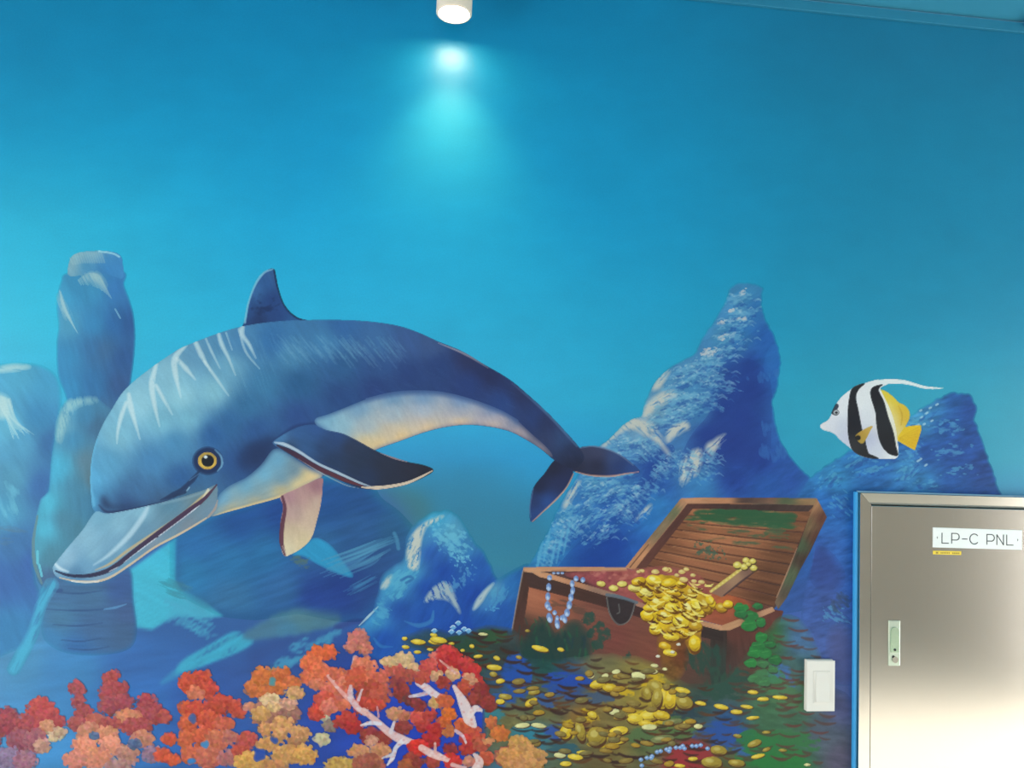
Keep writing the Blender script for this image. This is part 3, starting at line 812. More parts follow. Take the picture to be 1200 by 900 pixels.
# ------------------------------------------------------------------ the dolphin
BODY = [(112, 600), (107, 580), (106, 558), (108, 536), (113, 516), (121, 497), (131, 480), (143, 461), (158, 446), (180, 429), (196, 418), (210, 409), (231, 400), (255, 391), (278, 384), (305, 379), (335, 376), (365, 375), (400, 375), (435, 377), (467, 382),
        (491, 390), (513, 400), (542, 412), (567, 427), (596, 444), (618, 462), (641, 483), (661, 504), (679, 525), (684, 538), (672, 549), (651, 540), (635, 527), (618, 516), (596, 505), (567, 499), (542, 498), (519, 501), (496, 507), (471, 516), (441, 527), (420, 540), (395, 552), (377, 559),
        (360, 569), (328, 583), (296, 592), (267, 600), (245, 606), (220, 606), (180, 603), (140, 604)]
t = Thing('painted_dolphin', 'large blue dolphin with pale stripes and cream belly painted leaping on the wall', 'painted dolphin', calm=0.27)
begin()   # tail flukes
fill([(668, 536), (679, 525), (692, 523), (706, 525), (723, 531), (737, 540), (750, 553), (732, 555), (715, 558), (692, 557), (675, 553), (664, 548)],
     [(680, 530, 60, 66, 104), (700, 530, 66, 70, 110), (700, 545, 44, 46, 78), (725, 545, 44, 62, 130), (740, 550, 48, 76, 156), (720, 535, 62, 80, 140), (675, 545, 44, 46, 76)])
stroke([(680, 525), (694, 523), (710, 526), (726, 533), (742, 545)], [0.8, 1.8, 0.8], (110, 130, 178), 0.8)
stroke([(675, 553), (692, 557), (715, 558), (734, 555), (748, 553)], [1, 2.0, 0.8], (214, 158, 130), 0.8)
t.part('tail_fin')
begin()
fill([(651, 539), (664, 544), (672, 554), (664, 571), (652, 585), (637, 599), (623, 612), (621, 595), (625, 572), (638, 555)],
     [(648, 550, 40, 42, 72), (632, 570, 38, 40, 74), (655, 565, 44, 52, 104), (640, 588, 48, 84, 178), (628, 590, 44, 56, 110), (630, 600, 46, 76, 160)])
stroke([(672, 555), (664, 571), (652, 585), (637, 599), (624, 611)], [1, 2.0, 1], (214, 164, 136), 0.8)
stroke([(622, 606), (621, 594), (625, 573)], [0.8, 1.4, 0.8], (90, 120, 180), 0.7)
t.part('tail_fin')
begin()   # dorsal fin
fill([(284, 386), (289, 371), (293, 350), (301, 331), (310, 319), (320, 315), (324, 326), (327, 345), (335, 362), (348, 372), (366, 378), (340, 388), (300, 390)],
     [(300, 340, 62, 112, 186), (292, 370, 46, 82, 156), (312, 330, 50, 92, 170), (320, 322, 60, 100, 170), (318, 350, 42, 70, 146), (325, 365, 44, 74, 152), (300, 375, 36, 52, 108), (345, 378, 46, 88, 164)], tex=(0.06, 70, 16, 3))
stroke([(287, 378), (291, 356), (299, 334), (309, 320), (320, 315.5)], [2.5, 2, 3, 1.4], (140, 190, 226), 0.75)
stroke([(321, 316), (325, 336), (333, 358), (347, 372), (364, 378)], 1.8, (28, 40, 80), 0.85)
scumble(312, 358, 20, 18, (30, 44, 96), 0, 0.6, 0.4, 4, 8, 6)
t.part('dorsal_fin')
begin()   # body
fill(BODY, [(109, 560, 92, 170, 226), (112, 588, 84, 164, 222), (122, 592, 60, 100, 158), (150, 592, 48, 78, 140), (125, 545, 92, 160, 210), (140, 510, 128, 186, 216), (165, 475, 150, 202, 224), (200, 440, 136, 188, 214), (212, 465, 152, 206, 226), (230, 415, 100, 152, 196),
            (255, 400, 84, 140, 192), (180, 540, 74, 134, 198), (160, 575, 66, 112, 172), (205, 520, 76, 138, 196), (212, 562, 48, 94, 168), (220, 490, 122, 182, 212), (190, 495, 124, 184, 214), (250, 460, 136, 192, 216), (268, 430, 112, 170, 208), (280, 400, 76, 132, 192),
            (250, 510, 48, 98, 176), (270, 495, 52, 104, 174), (290, 475, 56, 112, 172), (280, 540, 46, 84, 160), (303, 535, 40, 60, 118), (300, 505, 48, 88, 164), (310, 450, 62, 122, 180), (320, 400, 56, 112, 186), (340, 418, 76, 136, 192), (380, 400, 68, 128, 192),
            (350, 450, 46, 96, 160), (350, 488, 48, 80, 160), (400, 382, 54, 104, 184), (400, 430, 50, 96, 164), (400, 465, 44, 76, 150), (440, 400, 62, 108, 180), (440, 430, 50, 84, 158), (440, 455, 44, 68, 144), (480, 400, 60, 92, 166),
            (480, 440, 44, 68, 142), (505, 402, 62, 88, 154), (515, 430, 44, 68, 142), (550, 450, 44, 66, 144), (550, 420, 50, 60, 116), (575, 440, 44, 54, 112), (590, 470, 46, 74, 156), (610, 460, 48, 58, 112), (625, 490, 46, 66, 136), (640, 495, 46, 56, 110),
            (640, 515, 52, 64, 116), (660, 515, 52, 76, 134), (668, 530, 44, 54, 98), (672, 544, 40, 44, 76), (220, 585, 70, 110, 150), (190, 598, 60, 90, 140)], tex=(0.045, 60, 14, 4))
clip_to(BODY)
stroke([(113, 516), (107, 540), (106, 565), (110, 592)], 3.5, (104, 182, 232), 0.7, soft=2)
stroke([(514, 402), (545, 415), (572, 431)], [0.8, 2.6, 0.8], (176, 170, 186), 0.75)
stroke([(600, 449), (640, 484), (676, 523)], [0.6, 2.6, 1.6], (96, 130, 184), 0.6, soft=1.6)
fill([(530, 412), (560, 425), (590, 446), (625, 478), (600, 468), (570, 448), (545, 432)], (38, 44, 96), 0.45, soft=6)
# dark patch behind the eye, creases
fill([(286, 525), (304, 515), (324, 512), (322, 526), (306, 542), (286, 552), (278, 540)], (36, 54, 108), 0.75, soft=5)
stroke([(322, 516), (336, 506), (350, 499), (370, 496)], [3, 5, 3], (38, 58, 124), 0.6, soft=3)
fill([(118, 586), (124, 596), (150, 596), (190, 588), (160, 592), (132, 592), (122, 580)], (36, 52, 100), 0.75, soft=3)
stroke([(116, 592), (126, 600), (150, 598), (185, 590), (200, 584)], [1, 4, 3, 1], (40, 54, 104), 0.8, soft=2)
# fine diagonal strokes on the back
for i in range(190):
    x = 320 + rng.random() * 150; y = 404 + (rng.random() - 0.5) * 26 + (x - 320) * 0.01
    L = 8 + rng.random() * 16
    stroke([(x, y), (x + L * 0.62, y + L * 0.75)], [0.6, 1.6, 0.5], (128, 182, 218), 0.20 + 0.25 * rng.random() * (1 if x < 440 else 0.4))
for i in range(120):
    x = 150 + rng.random() * 170; y = 470 - (x - 150) * 0.35 + (rng.random() - 0.5) * 60
    L = 10 + rng.random() * 22
    stroke([(x, y), (x + L * 0.35, y + L)], [0.6, 2.0, 0.5], (140, 196, 220), 0.16)
for i in range(160):
    x = 330 + rng.random() * 270; y = 420 + rng.random() * 40 + max(0, (x - 470)) * 0.2
    stroke([(x, y), (x + 10, y + 4)], [0.4, 1.5, 0.4], (40, 60, 130) if rng.random() < 0.5 else (70, 110, 180), 0.22)
clip_to(None)
t.part('body')
# white stripes
WS = (208, 228, 230)
def stripe(*lines):
    clip_to(BODY); begin()
    for pts, w in lines: stroke(pts, w, WS, 0.72, soft=2.6, dry=(0.16, 4, 75, 16, 2))
    clip_to(None); t.part('back_stripe', 0.15, sub=True)
stripe(([(151, 462), (153, 476), (158, 494), (164, 515)], [4, 7, 4, 0.6]), ([(148, 472), (142, 488), (138, 506), (137, 520)], [4, 5, 3, 0.5]))
stripe(([(183, 427), (178, 450), (181, 474), (187, 500)], [4, 7, 5, 0.6]), ([(183, 452), (192, 468), (202, 486)], [4, 4, 0.6]))
stripe(([(218, 404), (205, 420), (206, 440), (212, 466)], [4, 7, 6, 0.8]), ([(207, 420), (218, 432), (229, 445)], [4, 5.5, 1]))
stripe(([(229, 401), (236, 416), (246, 434)], [5, 6, 1.0]), ([(240, 424), (254, 444), (268, 464)], [3, 3, 0.5]))
stripe(([(241, 396), (248, 412), (258, 432)], [1.5, 2.5, 0.5]))
stripe(([(256, 391), (260, 404), (268, 420), (276, 440)], [4, 5, 3, 0.5]), ([(265, 390), (272, 410)], [1, 2, 0.5]))
stripe(([(284, 381), (284, 392), (292, 404), (300, 420)], [6, 5, 4, 0.6]), ([(280, 386), (288, 412), (304, 432)], [2, 2, 0.4]))
clip_to(BODY); begin()   # rear belly
BELLY = [(368, 493), (384, 487), (402, 480), (430, 469), (460, 462), (490, 460), (520, 462), (550, 469), (580, 480), (602, 491), (622, 509), (640, 525), (652, 540), (635, 528), (618, 517), (596, 506), (567, 500), (542, 499), (519, 502), (496, 508), (471, 517), (441, 527), (424, 538), (404, 520), (384, 506)]
fill(BELLY, [(385, 492, 128, 176, 210), (400, 498, 146, 184, 208), (420, 478, 120, 160, 204), (430, 500, 168, 184, 196), (430, 518, 222, 196, 150), (445, 524, 236, 200, 146), (460, 466, 110, 150, 200), (460, 485, 164, 182, 202), (460, 505, 208, 190, 166), (470, 514, 240, 200, 142),
             (495, 466, 116, 152, 204), (495, 482, 162, 178, 206), (495, 495, 202, 186, 172), (500, 504, 242, 202, 148), (540, 470, 116, 148, 206), (540, 484, 166, 174, 198), (540, 495, 240, 200, 152), (575, 482, 112, 138, 196), (575, 492, 176, 170, 186), (575, 499, 240, 198, 158),
             (605, 497, 104, 122, 176), (605, 506, 200, 172, 156), (630, 518, 112, 116, 150), (632, 524, 190, 160, 146), (645, 533, 150, 130, 140)], 1.0, soft=3, tex=(0.05, 65, 12, 3))
stroke([(430, 468), (460, 461), (490, 459), (520, 461), (552, 469), (584, 481), (606, 493)], 6, (72, 104, 176), 0.45, soft=5)
for i in range(150):
    x = 430 + rng.random() * 170; f = abs(x - 500) / 110
    y = 470 + rng.random() * 20 + 24 * f * f * (1 if x > 500 else 0.6)
    stroke([(x, y), (x + 4, y + 5)], [0.4, 1.2, 0.4], (206, 200, 196), 0.25)
t.part('belly', 0.35)
begin()   # front belly / cheek
fill([(253, 592), (258, 580), (270, 570), (290, 560), (308, 544), (321, 527), (334, 530), (348, 540), (364, 550), (379, 558), (360, 569), (328, 583), (296, 592), (267, 600), (246, 606)],
     [(262, 585, 110, 168, 214), (290, 570, 110, 170, 214), (310, 555, 112, 172, 214), (325, 540, 108, 166, 210), (270, 597, 184, 172, 136), (300, 587, 200, 178, 132), (300, 578, 120, 156, 176), (330, 560, 104, 150, 186), (345, 552, 96, 132, 164), (330, 576, 210, 186, 136), (360, 560, 214, 190, 140), (350, 569, 236, 204, 144), (365, 562, 240, 206, 150)], soft=3, tex=(0.04, -25, 20, 4))
stroke([(250, 605), (268, 599), (298, 591), (330, 582), (362, 568)], [1, 3, 4, 5, 4], (238, 204, 142), 0.8, soft=2.5)
clip_to(None)
t.part('belly', 0.35)
begin()   # lower jaw and beak
BEAK = [(112, 600), (97, 621), (80, 641), (65, 660), (62, 667), (67, 676), (85, 682), (108, 683), (128, 678), (150, 664), (180, 643), (210, 627), (240, 610), (253, 598), (254, 588), (254, 569), (240, 574), (215, 582), (185, 590), (150, 598), (125, 602)]
fill(BEAK, [(120, 606, 120, 172, 206), (100, 630, 140, 186, 216), (80, 655, 152, 192, 222), (110, 650, 138, 184, 214), (140, 615, 138, 186, 216), (140, 640, 124, 170, 206), (165, 600, 140, 190, 220), (170, 620, 104, 148, 184), (160, 635, 98, 140, 176),
            (200, 595, 90, 136, 170), (200, 605, 104, 140, 166), (230, 582, 110, 136, 150), (90, 670, 84, 130, 180), (120, 664, 96, 150, 200), (140, 655, 104, 150, 186), (100, 662, 112, 164, 208), (180, 642, 134, 146, 164), (220, 618, 128, 140, 158), (245, 598, 116, 144, 172), (120, 680, 140, 160, 190)], tex=(0.03, -45, 20, 4))
clip_to(BEAK)
stroke([(173, 595), (166, 608), (150, 629), (128, 650), (110, 662)], [4, 6, 6, 4, 1], (196, 222, 238), 0.7, soft=3)
stroke([(64, 660), (70, 666), (80, 670)], [3, 4, 1.5], (214, 232, 242), 0.75, soft=2)
stroke([(66, 655), (84, 634), (100, 614)], 2, (150, 200, 232), 0.6, soft=1.5)
stroke([(112, 668), (130, 660), (150, 645), (180, 625), (212, 604), (238, 582), (248, 574)], [1, 3, 3.4, 3, 3.4, 4, 2], (202, 176, 130), 0.85, soft=1.6)
stroke([(190, 590), (220, 583), (246, 574)], 3, (140, 170, 190), 0.5, soft=2)
stroke([(244, 574), (236, 586)], [3, 1], (232, 222, 190), 0.8)
clip_to(None)
t.part('beak')
begin()
stroke([(65, 669), (80, 674), (100, 675), (120, 671), (136, 663), (155, 648), (175, 633), (198, 616), (222, 598), (240, 584), (254, 568)], [1.5, 3, 4, 5, 5.5, 5.5, 6, 6.5, 6, 4, 1.4], (40, 50, 92), 1.0, soft=1, col2=(86, 58, 80))
t.part('mouth_line', sub=True)
begin()
ml = spl([(120, 673), (136, 666), (155, 651.5), (175, 636.5), (198, 619.5), (222, 601.5), (234, 592)], False, 8)
for i in range(4, len(ml) - 2):
    x, y = ml[i]; b = 0.9 if 18 < i < 44 else 0.55
    if rng.random() < 0.85: stroke([(x, y), (x + 3.0, y - 2.2)], [1.0, 2.3, 0.8], (214, 222, 236), b)
t.part('teeth', 0.2, sub=True, kind='stuff')
begin()
stroke([(70, 677), (90, 681), (112, 681.5), (130, 676), (152, 662), (182, 641), (212, 625), (242, 607)], [1, 1.8, 2.4, 2.4, 2.4, 2.2, 2.4, 1.4], (218, 190, 156), 0.9)
stroke([(84, 681), (100, 682.5), (116, 681)], 1.4, (240, 236, 226), 0.8)
stroke([(244, 606), (252, 596), (255, 586)], [2.4, 3, 1], (190, 160, 140), 0.7)
t.part('lower_lip', sub=True)
begin()   # eye crease
stroke([(233, 553), (226, 562), (214, 573), (203, 580), (188, 586)], [3, 6, 5, 7, 1], (34, 50, 98), 0.8, soft=2.5)
stroke([(203, 582), (216, 577), (220, 571)], [1, 4, 1], (32, 46, 90), 0.7, soft=2)
stroke([(219, 575), (222, 571)], 1.6, (150, 186, 220), 0.8)
stroke([(222, 563), (236, 553)], [1, 2, 0.6], (100, 150, 206), 0.6)
t.part('eye_crease', 0.3)
begin()
ell(243.5, 540, 17.5, 16, (30, 48, 100), 0, 0.95, soft=4)
stroke([(252, 527), (259, 535), (260, 545), (255, 552)], [0.8, 2, 2.2, 0.8], (128, 180, 224), 0.85, soft=1.2)
t.part('eye')
begin(); ell(243, 540, 11, 10, (206, 166, 76), 0, 1); ell(243, 536, 9, 5, (150, 130, 70), 0, 0.5); ell(243, 543, 9, 5, (240, 200, 90), 0, 0.5); t.part('iris', sub=True)
begin(); ell(243.5, 540, 7.2, 7.0, (24, 30, 42)); t.part('pupil', sub=True)
begin(); ell(241, 535.5, 2.2, 1.7, (236, 244, 248)); t.part('eye_glint', sub=True)
begin()   # small far flipper
FL2 = [(329, 582), (345, 574), (362, 566), (377, 560), (378, 570), (376, 590), (371, 611), (365, 630), (354, 642), (340, 650), (333, 651), (329, 638), (329, 612), (332, 594)]
fill(FL2, [(340, 582, 176, 132, 140), (370, 570, 160, 112, 122), (355, 580, 190, 150, 144), (345, 600, 190, 158, 150), (365, 605, 210, 182, 158), (345, 625, 208, 184, 154), (355, 635, 220, 198, 158), (337, 642, 226, 210, 176), (372, 590, 206, 176, 156)], tex=(0.05, 75, 14, 4))
stroke([(331, 582), (334, 596), (331, 615), (330, 635), (334, 650)], [3, 4, 5, 5, 2.5], (98, 56, 72), 0.95)
stroke([(331, 640), (336, 651)], [1, 3, 1], (240, 226, 200), 0.6)
t.part('flipper')
begin()   # big near flipper
FL = [(320, 518), (328, 512), (338, 506), (352, 500), (367, 498), (382, 504), (401, 508), (420, 517), (438, 527), (456, 535), (476, 541), (496, 545), (508, 551), (497, 559), (478, 567), (456, 572), (428, 573), (408, 567), (388, 557), (366, 547), (342, 534), (324, 523)]
fill(FL, [(330, 514, 78, 130, 196), (350, 506, 56, 98, 174), (370, 505, 52, 88, 166), (395, 515, 48, 76, 144), (360, 520, 54, 92, 158), (380, 525, 46, 70, 124), (410, 525, 48, 58, 92), (390, 540, 42, 60, 104), (420, 540, 42, 54, 86), (450, 545, 44, 50, 76), (480, 550, 44, 46, 68),
          (430, 560, 42, 56, 98), (460, 562, 42, 48, 74), (500, 551, 40, 40, 56), (340, 522, 50, 70, 116)], tex=(0.05, 25, 24, 4))
t.part('flipper')
begin()
stroke([(325, 522), (345, 532), (370, 547), (398, 560), (426, 570)], [2, 6, 6, 5, 1.5], (58, 42, 66), 0.95, soft=1.2, col2=(110, 54, 58))
t.part('underside_line', sub=True)
begin()
stroke([(322, 518.5), (334, 521), (350, 529), (372, 543), (396, 554), (420, 565), (434, 570)], [1.5, 4, 3.4, 2.6, 3.0, 2.4, 1], (206, 222, 238), 0.85, soft=1.4)
t.part('wet_highlight', sub=True)
begin()
stroke([(424, 571), (442, 571.5), (460, 569.5), (478, 565.5), (494, 558.5), (507, 551.5)], [1.5, 4, 3.4, 3, 2.4, 1], (228, 204, 178), 0.95)
stroke([(446, 531), (462, 537), (478, 541.5)], [0.6, 1.8, 0.6], (190, 140, 136), 0.8)
stroke([(350, 538), (376, 554), (404, 568), (420, 572)], [0.5, 1.2, 1.2, 0.6], (190, 190, 180), 0.6)
t.part('cream_edge', sub=True)
t.done()

# ------------------------------------------------------------------ striped fish
t = Thing('painted_striped_fish', 'black and white striped fish with yellow fins painted above the steel door', 'painted fish')
begin()
fill([(1031, 457), (1038, 458.5), (1046, 464.5), (1053, 471.5), (1060, 475), (1065, 481), (1066, 488), (1063, 496), (1058, 504), (1051, 514), (1046, 510), (1040, 480), (1033, 464)],
     [(1040, 464, 232, 204, 60), (1050, 472, 240, 206, 50), (1062, 482, 232, 190, 50), (1060, 492, 226, 180, 50), (1054, 480, 220, 180, 60), (1042, 478, 244, 228, 150), (1046, 490, 236, 226, 170), (1050, 505, 232, 214, 140)])
stroke([(1053, 476), (1057, 486), (1056, 498)], [0.6, 1.6, 0.6], (190, 146, 40), 0.6)
t.part('rear_dorsal_fin')
begin()
fill([(1050, 515.5), (1054, 509), (1060, 500.5), (1069, 499), (1079, 498), (1079.5, 504), (1076.5, 514), (1072, 527.5), (1063, 523)],
     [(1056, 512, 240, 200, 50), (1070, 505, 244, 206, 44), (1068, 518, 236, 184, 40), (1076, 510, 226, 176, 46)], smooth=False)
for k in range(7):
    stroke([(1054, 513 + k * 0.4), (1077 - k * 0.8, 500 + k * 4)], [0.5, 0.9, 0.4], (206, 156, 30), 0.5)
t.part('tail_fin')
begin()
fill([(961, 499), (964, 496), (970, 492.5), (975, 484.5), (980, 473.5), (987, 464.5), (998, 455.5), (1004.5, 451.5), (1012, 449.5), (1020, 447), (1030, 445), (1040, 449.5), (1034, 453), (1031.5, 456), (1036, 465), (1043, 480), (1048, 495), (1051, 512), (1052, 535), (1038, 537.5), (1020, 537), (1007.5, 533.5), (997, 525.5), (985, 516), (976, 507.5), (964, 503.5)],
     [(964, 499, 236, 230, 228), (975, 498, 232, 232, 240), (985, 480, 240, 240, 242), (985, 500, 212, 214, 230), (990, 512, 206, 206, 228), (1012, 470, 240, 240, 240), (1018, 490, 232, 232, 238), (1020, 515, 196, 198, 226), (1028, 528, 214, 216, 230), (1045, 535, 240, 240, 238), (1042, 490, 244, 240, 222), (1046, 505, 240, 232, 206), (990, 465, 238, 238, 240)])
t.part('body')
begin()
fill([(1016, 450), (1024, 446.5), (1034, 444.8), (1048, 444.5), (1060, 445.5), (1072, 449), (1083, 452.3), (1095, 453.8), (1107, 454.5), (1094, 456), (1081, 455), (1069, 451.8), (1057, 449.8), (1045, 449.6), (1036, 451), (1028, 455)], (236, 240, 238), 1.0)
t.part('dorsal_streamer')
begin()
fill([(1013.5, 449.5), (1006, 451), (998, 456), (995, 467.5), (993.5, 482.5), (993.5, 505), (995.5, 518.5), (999, 527.5), (1007.5, 533.5), (1019.5, 537), (1030, 537.5), (1024, 534), (1018, 531), (1015, 521.5), (1013.5, 514), (1010, 502), (1006, 481), (1003, 466), (1006, 457)],
     [(1000, 470, 40, 40, 46), (1000, 500, 34, 36, 46), (1004, 525, 58, 56, 58), (1012, 530, 40, 40, 44)])
t.part('black_stripe')
begin()
fill([(1034.5, 450.5), (1024, 453), (1020, 458.5), (1021, 467.5), (1026, 484), (1027, 497.5), (1030, 514), (1034.5, 524.5), (1042, 532), (1052, 533.8), (1050, 523), (1047, 506.5), (1040.5, 487), (1036, 471), (1030, 458.5), (1031, 454)],
     [(1026, 465, 36, 36, 42), (1034, 490, 42, 44, 50), (1042, 522, 36, 36, 42)])
t.part('black_stripe')
begin()
fill([(1022.5, 499), (1012, 503.5), (1003, 510), (1004, 515), (1010, 520), (1015, 514), (1019.5, 505)], [(1018, 502, 220, 180, 90), (1009, 510, 190, 150, 60), (1010, 517, 180, 150, 70)])
ell(1005.5, 513, 3.2, 3.0, (40, 38, 34))
t.part('pectoral_fin')
begin()
fill([(974.5, 484), (977, 478), (980, 473), (983, 476), (979, 482), (977, 486)], (44, 50, 70), 0.9)
ell(979.5, 483.3, 3.8, 3.5, (60, 62, 70)); ell(979.8, 483.2, 3.0, 2.6, (196, 200, 204))
t.part('eye')
begin(); ell(980, 483.6, 1.5, 1.5, (40, 40, 46)); t.part('pupil', sub=True)
t.done()

# ------------------------------------------------------------------ treasure chest
t = Thing('painted_treasure_chest', 'open brown wooden treasure chest painted on the wall beside the light switch', 'painted chest')
begin()   # lid outer
LID = [(733, 665), (798, 585), (820, 583), (880, 584), (920, 586), (957, 585), (968, 606), (950, 645), (925, 690), (905, 716), (860, 712), (830, 700), (790, 685)]
fill(LID, [(765, 630, 160, 110, 84), (800, 588, 190, 132, 96), (860, 586, 180, 122, 88), (900, 586, 92, 80, 70), (950, 588, 160, 110, 80), (964, 608, 92, 54, 48), (945, 640, 82, 56, 50), (925, 680, 74, 56, 50), (840, 640, 150, 96, 70), (860, 700, 120, 74, 64)], smooth=False, tex=(0.08, -50, 20, 3))
t.part('lid')
begin()   # inside shadow of the lid
fill([(745, 666), (806, 590), (955, 592), (947, 600), (815, 598), (770, 668)], [(790, 625, 92, 58, 52), (770, 655, 100, 62, 54), (880, 594, 70, 52, 50), (940, 595, 76, 58, 54)], smooth=False, tex=(0.1, -50, 16, 3))
t.part('lid_shadow', sub=True)
# planks of the lid's inner face, one by one
LI = np.array([(812, 596), (950, 600), (906, 712), (752, 672)], float)      # inner panel corners: top left, top right, bottom right, bottom left
def lp(u, v):
    a = LI[0] * (1 - u) + LI[1] * u; b = LI[3] * (1 - u) + LI[2] * u
    return tuple(a * (1 - v) + b * v)
NP = 9
for k in range(NP):
    v0, v1 = k / NP, (k + 1) / NP - 0.012
    begin()
    mid = (v0 + v1) / 2
    tone = np.array([168, 108, 74]) * (1 - 0.20 * mid) * (1 + 0.06 * math.sin(k * 2.4))
    red = np.array([140, 84, 66])
    c0 = tone * (1 - 0.25 * mid) + red * 0.25 * mid
    p = [lp(0.0, v0), lp(0.5, v0 + 0.004), lp(1, v0), lp(1, v1), lp(0.5, v1 + 0.004), lp(0.0, v1)]
    xl, xr = lp(0, mid), lp(1, mid)
    fill(p, [(xl[0], xl[1], *(c0 * 0.95)), ((xl[0] + xr[0]) / 2, xl[1], *(c0 * 1.06)), (xr[0], xr[1], *(c0 * 0.78)), ((xl[0] * 0.7 + xr[0] * 0.3), xl[1], *(c0 * 1.1))], smooth=False, tex=(0.16, 12, 34, 2.2))
    a, b = lp(0.0, v1), lp(1, v1)
    stroke([a, lp(0.4, v1 + 0.004), b], [0.8, 1.6, 0.8], (74, 44, 36), 0.75)
    if k < 8: stroke([lp(0.06, v0 + 0.012), lp(0.4, v0 + 0.014), lp(0.8, v0 + 0.012)], [0.5, 1.4, 0.4], (206, 146, 98), 0.45)
    if k < 4:
        for q in range(5):
            u = 0.12 + 0.8 * rng.random(); x, y = lp(u, mid)
            scumble(x, y, 26, 6, (52, 96, 64) if k < 2 else (84, 96, 70), 4, 0.85, 0.30 + 0.07 * k, 6, 16, 2.5)
    t.part('plank', 0.3, sub=True)
begin()
fill([(812, 600), (830, 597), (880, 598), (930, 602), (932, 610), (912, 616), (880, 617), (850, 614), (826, 610), (818, 605)], (50, 92, 62), 0.95, soft=1, dry=(0.24, 5, 3, 26, 3), rag=1.5)
scumble(905, 622, 34, 12, (70, 100, 70), 10, 0.7, 0.34, 6, 10, 3)
scumble(832, 646, 24, 12, (78, 100, 82), 12, 0.9, 0.40, 8, 3, 2)
t.part('moss_patch', 0.25, sub=True, kind='stuff')
begin()   # lid rims
fill([(732, 666), (798, 584), (806, 589), (764, 641), (744, 667)], [(745, 655, 200, 140, 100), (780, 612, 140, 116, 90), (790, 600, 110, 116, 86), (800, 588, 190, 134, 100)], smooth=False, tex=(0.12, -50, 14, 2))
stroke([(738, 665), (760, 638)], [1.4, 1.0], (70, 46, 40), 0.7)
t.part('lid_rim', 0.3)
begin()
fill([(798, 584), (860, 583), (957, 584), (955, 592), (890, 590), (806, 590)], [(810, 587, 204, 146, 108), (850, 586, 198, 138, 100), (874, 587, 80, 62, 58), (895, 587, 84, 66, 60), (900, 587, 150, 106, 84), (920, 587, 84, 96, 70), (945, 587, 152, 118, 84)], smooth=False, tex=(0.1, 0, 14, 2))
t.part('lid_rim', 0.3)
begin()
fill([(957, 584), (952, 596), (936, 640), (908, 706), (912, 714), (922, 700), (946, 650), (969, 606)],
     [(955, 592, 172, 126, 90), (945, 615, 128, 106, 74), (938, 640, 70, 92, 66), (925, 675, 84, 98, 72), (965, 607, 96, 58, 50), (955, 630, 92, 56, 48), (940, 655, 74, 52, 46), (920, 698, 80, 72, 62), (912, 706, 130, 104, 84)], smooth=False, tex=(0.16, -65, 14, 2))
stroke([(934, 642), (922, 672), (910, 700)], [0.8, 1.6, 1.2], (196, 150, 120), 0.75)
t.part('lid_rim', 0.3)
begin()   # interior
fill([(622, 667), (733, 666), (830, 690), (905, 712), (852, 735), (740, 704)], [(650, 670, 92, 66, 64), (700, 675, 150, 76, 80), (740, 675, 164, 84, 82), (800, 690, 176, 92, 70), (860, 700, 170, 88, 60), (890, 708, 110, 66, 56), (680, 680, 74, 50, 50)], smooth=False, tex=(0.12, 10, 14, 5))
t.part('chest_interior')
begin()   # front panel
FP = [(613, 668), (740, 706), (800, 724), (843, 738), (848, 812), (790, 830), (700, 810), (598, 790), (600, 740), (606, 705)]
fill(FP, [(625, 700, 180, 110, 82), (640, 700, 176, 104, 76), (660, 720, 150, 88, 68), (690, 725, 128, 78, 66), (720, 750, 126, 70, 62), (760, 765, 132, 76, 62), (690, 770, 110, 72, 62), (800, 740, 110, 66, 56), (820, 770, 104, 70, 60), (640, 750, 74, 60, 54), (620, 770, 40, 72, 66), (660, 790, 70, 80, 62), (740, 800, 104, 90, 60), (840, 780, 64, 62, 56), (610, 740, 80, 56, 50)], smooth=False, tex=(0.10, 16, 30, 3))
t.part('front_panel', 0.3)
begin()   # right side panel
fill([(843, 738), (852, 735), (905, 714), (918, 716), (905, 760), (880, 800), (848, 812)], [(860, 745, 98, 58, 50), (890, 735, 110, 62, 54), (880, 770, 92, 60, 54), (860, 790, 78, 60, 56), (848, 760, 66, 50, 46)], smooth=False, tex=(0.10, 80, 20, 3))
t.part('side_panel', 0.3)
begin()   # corner post
fill([(833, 735), (852, 737), (850, 800), (836, 820), (832, 790)], [(842, 745, 62, 48, 44), (842, 775, 58, 64, 58), (842, 800, 50, 68, 60)], smooth=False, tex=(0.1, 90, 20, 3))
t.part('corner_post', 0.3)
begin()
fill([(613, 668), (622, 672), (617, 710), (612, 738), (600, 738), (606, 705)], [(616, 680, 78, 54, 48), (610, 720, 82, 54, 48)], smooth=False, tex=(0.1, 100, 20, 3))
stroke([(613, 668), (606, 704), (600, 738)], 1.6, (190, 166, 144), 0.6)
t.part('corner_post', 0.3)
begin()   # dark front lip
fill([(616, 670), (628, 672), (740, 703), (848, 736), (848, 752), (800, 742), (745, 722), (690, 706), (620, 688)], [(630, 680, 76, 54, 50), (680, 695, 78, 52, 46), (740, 715, 74, 48, 46), (800, 730, 70, 46, 44), (840, 742, 56, 44, 42)], smooth=False, tex=(0.1, 16, 24, 2.5))
t.part('front_lip', 0.3)
begin()   # rims
fill([(613, 665), (660, 664), (733, 665), (736, 669), (690, 670), (650, 669), (626, 671), (614, 670)], [(620, 668, 206, 150, 112), (680, 667, 200, 142, 106), (725, 667, 206, 150, 112)], smooth=False, tex=(0.08, 0, 16, 2))
t.part('rim', 0.3)
begin()
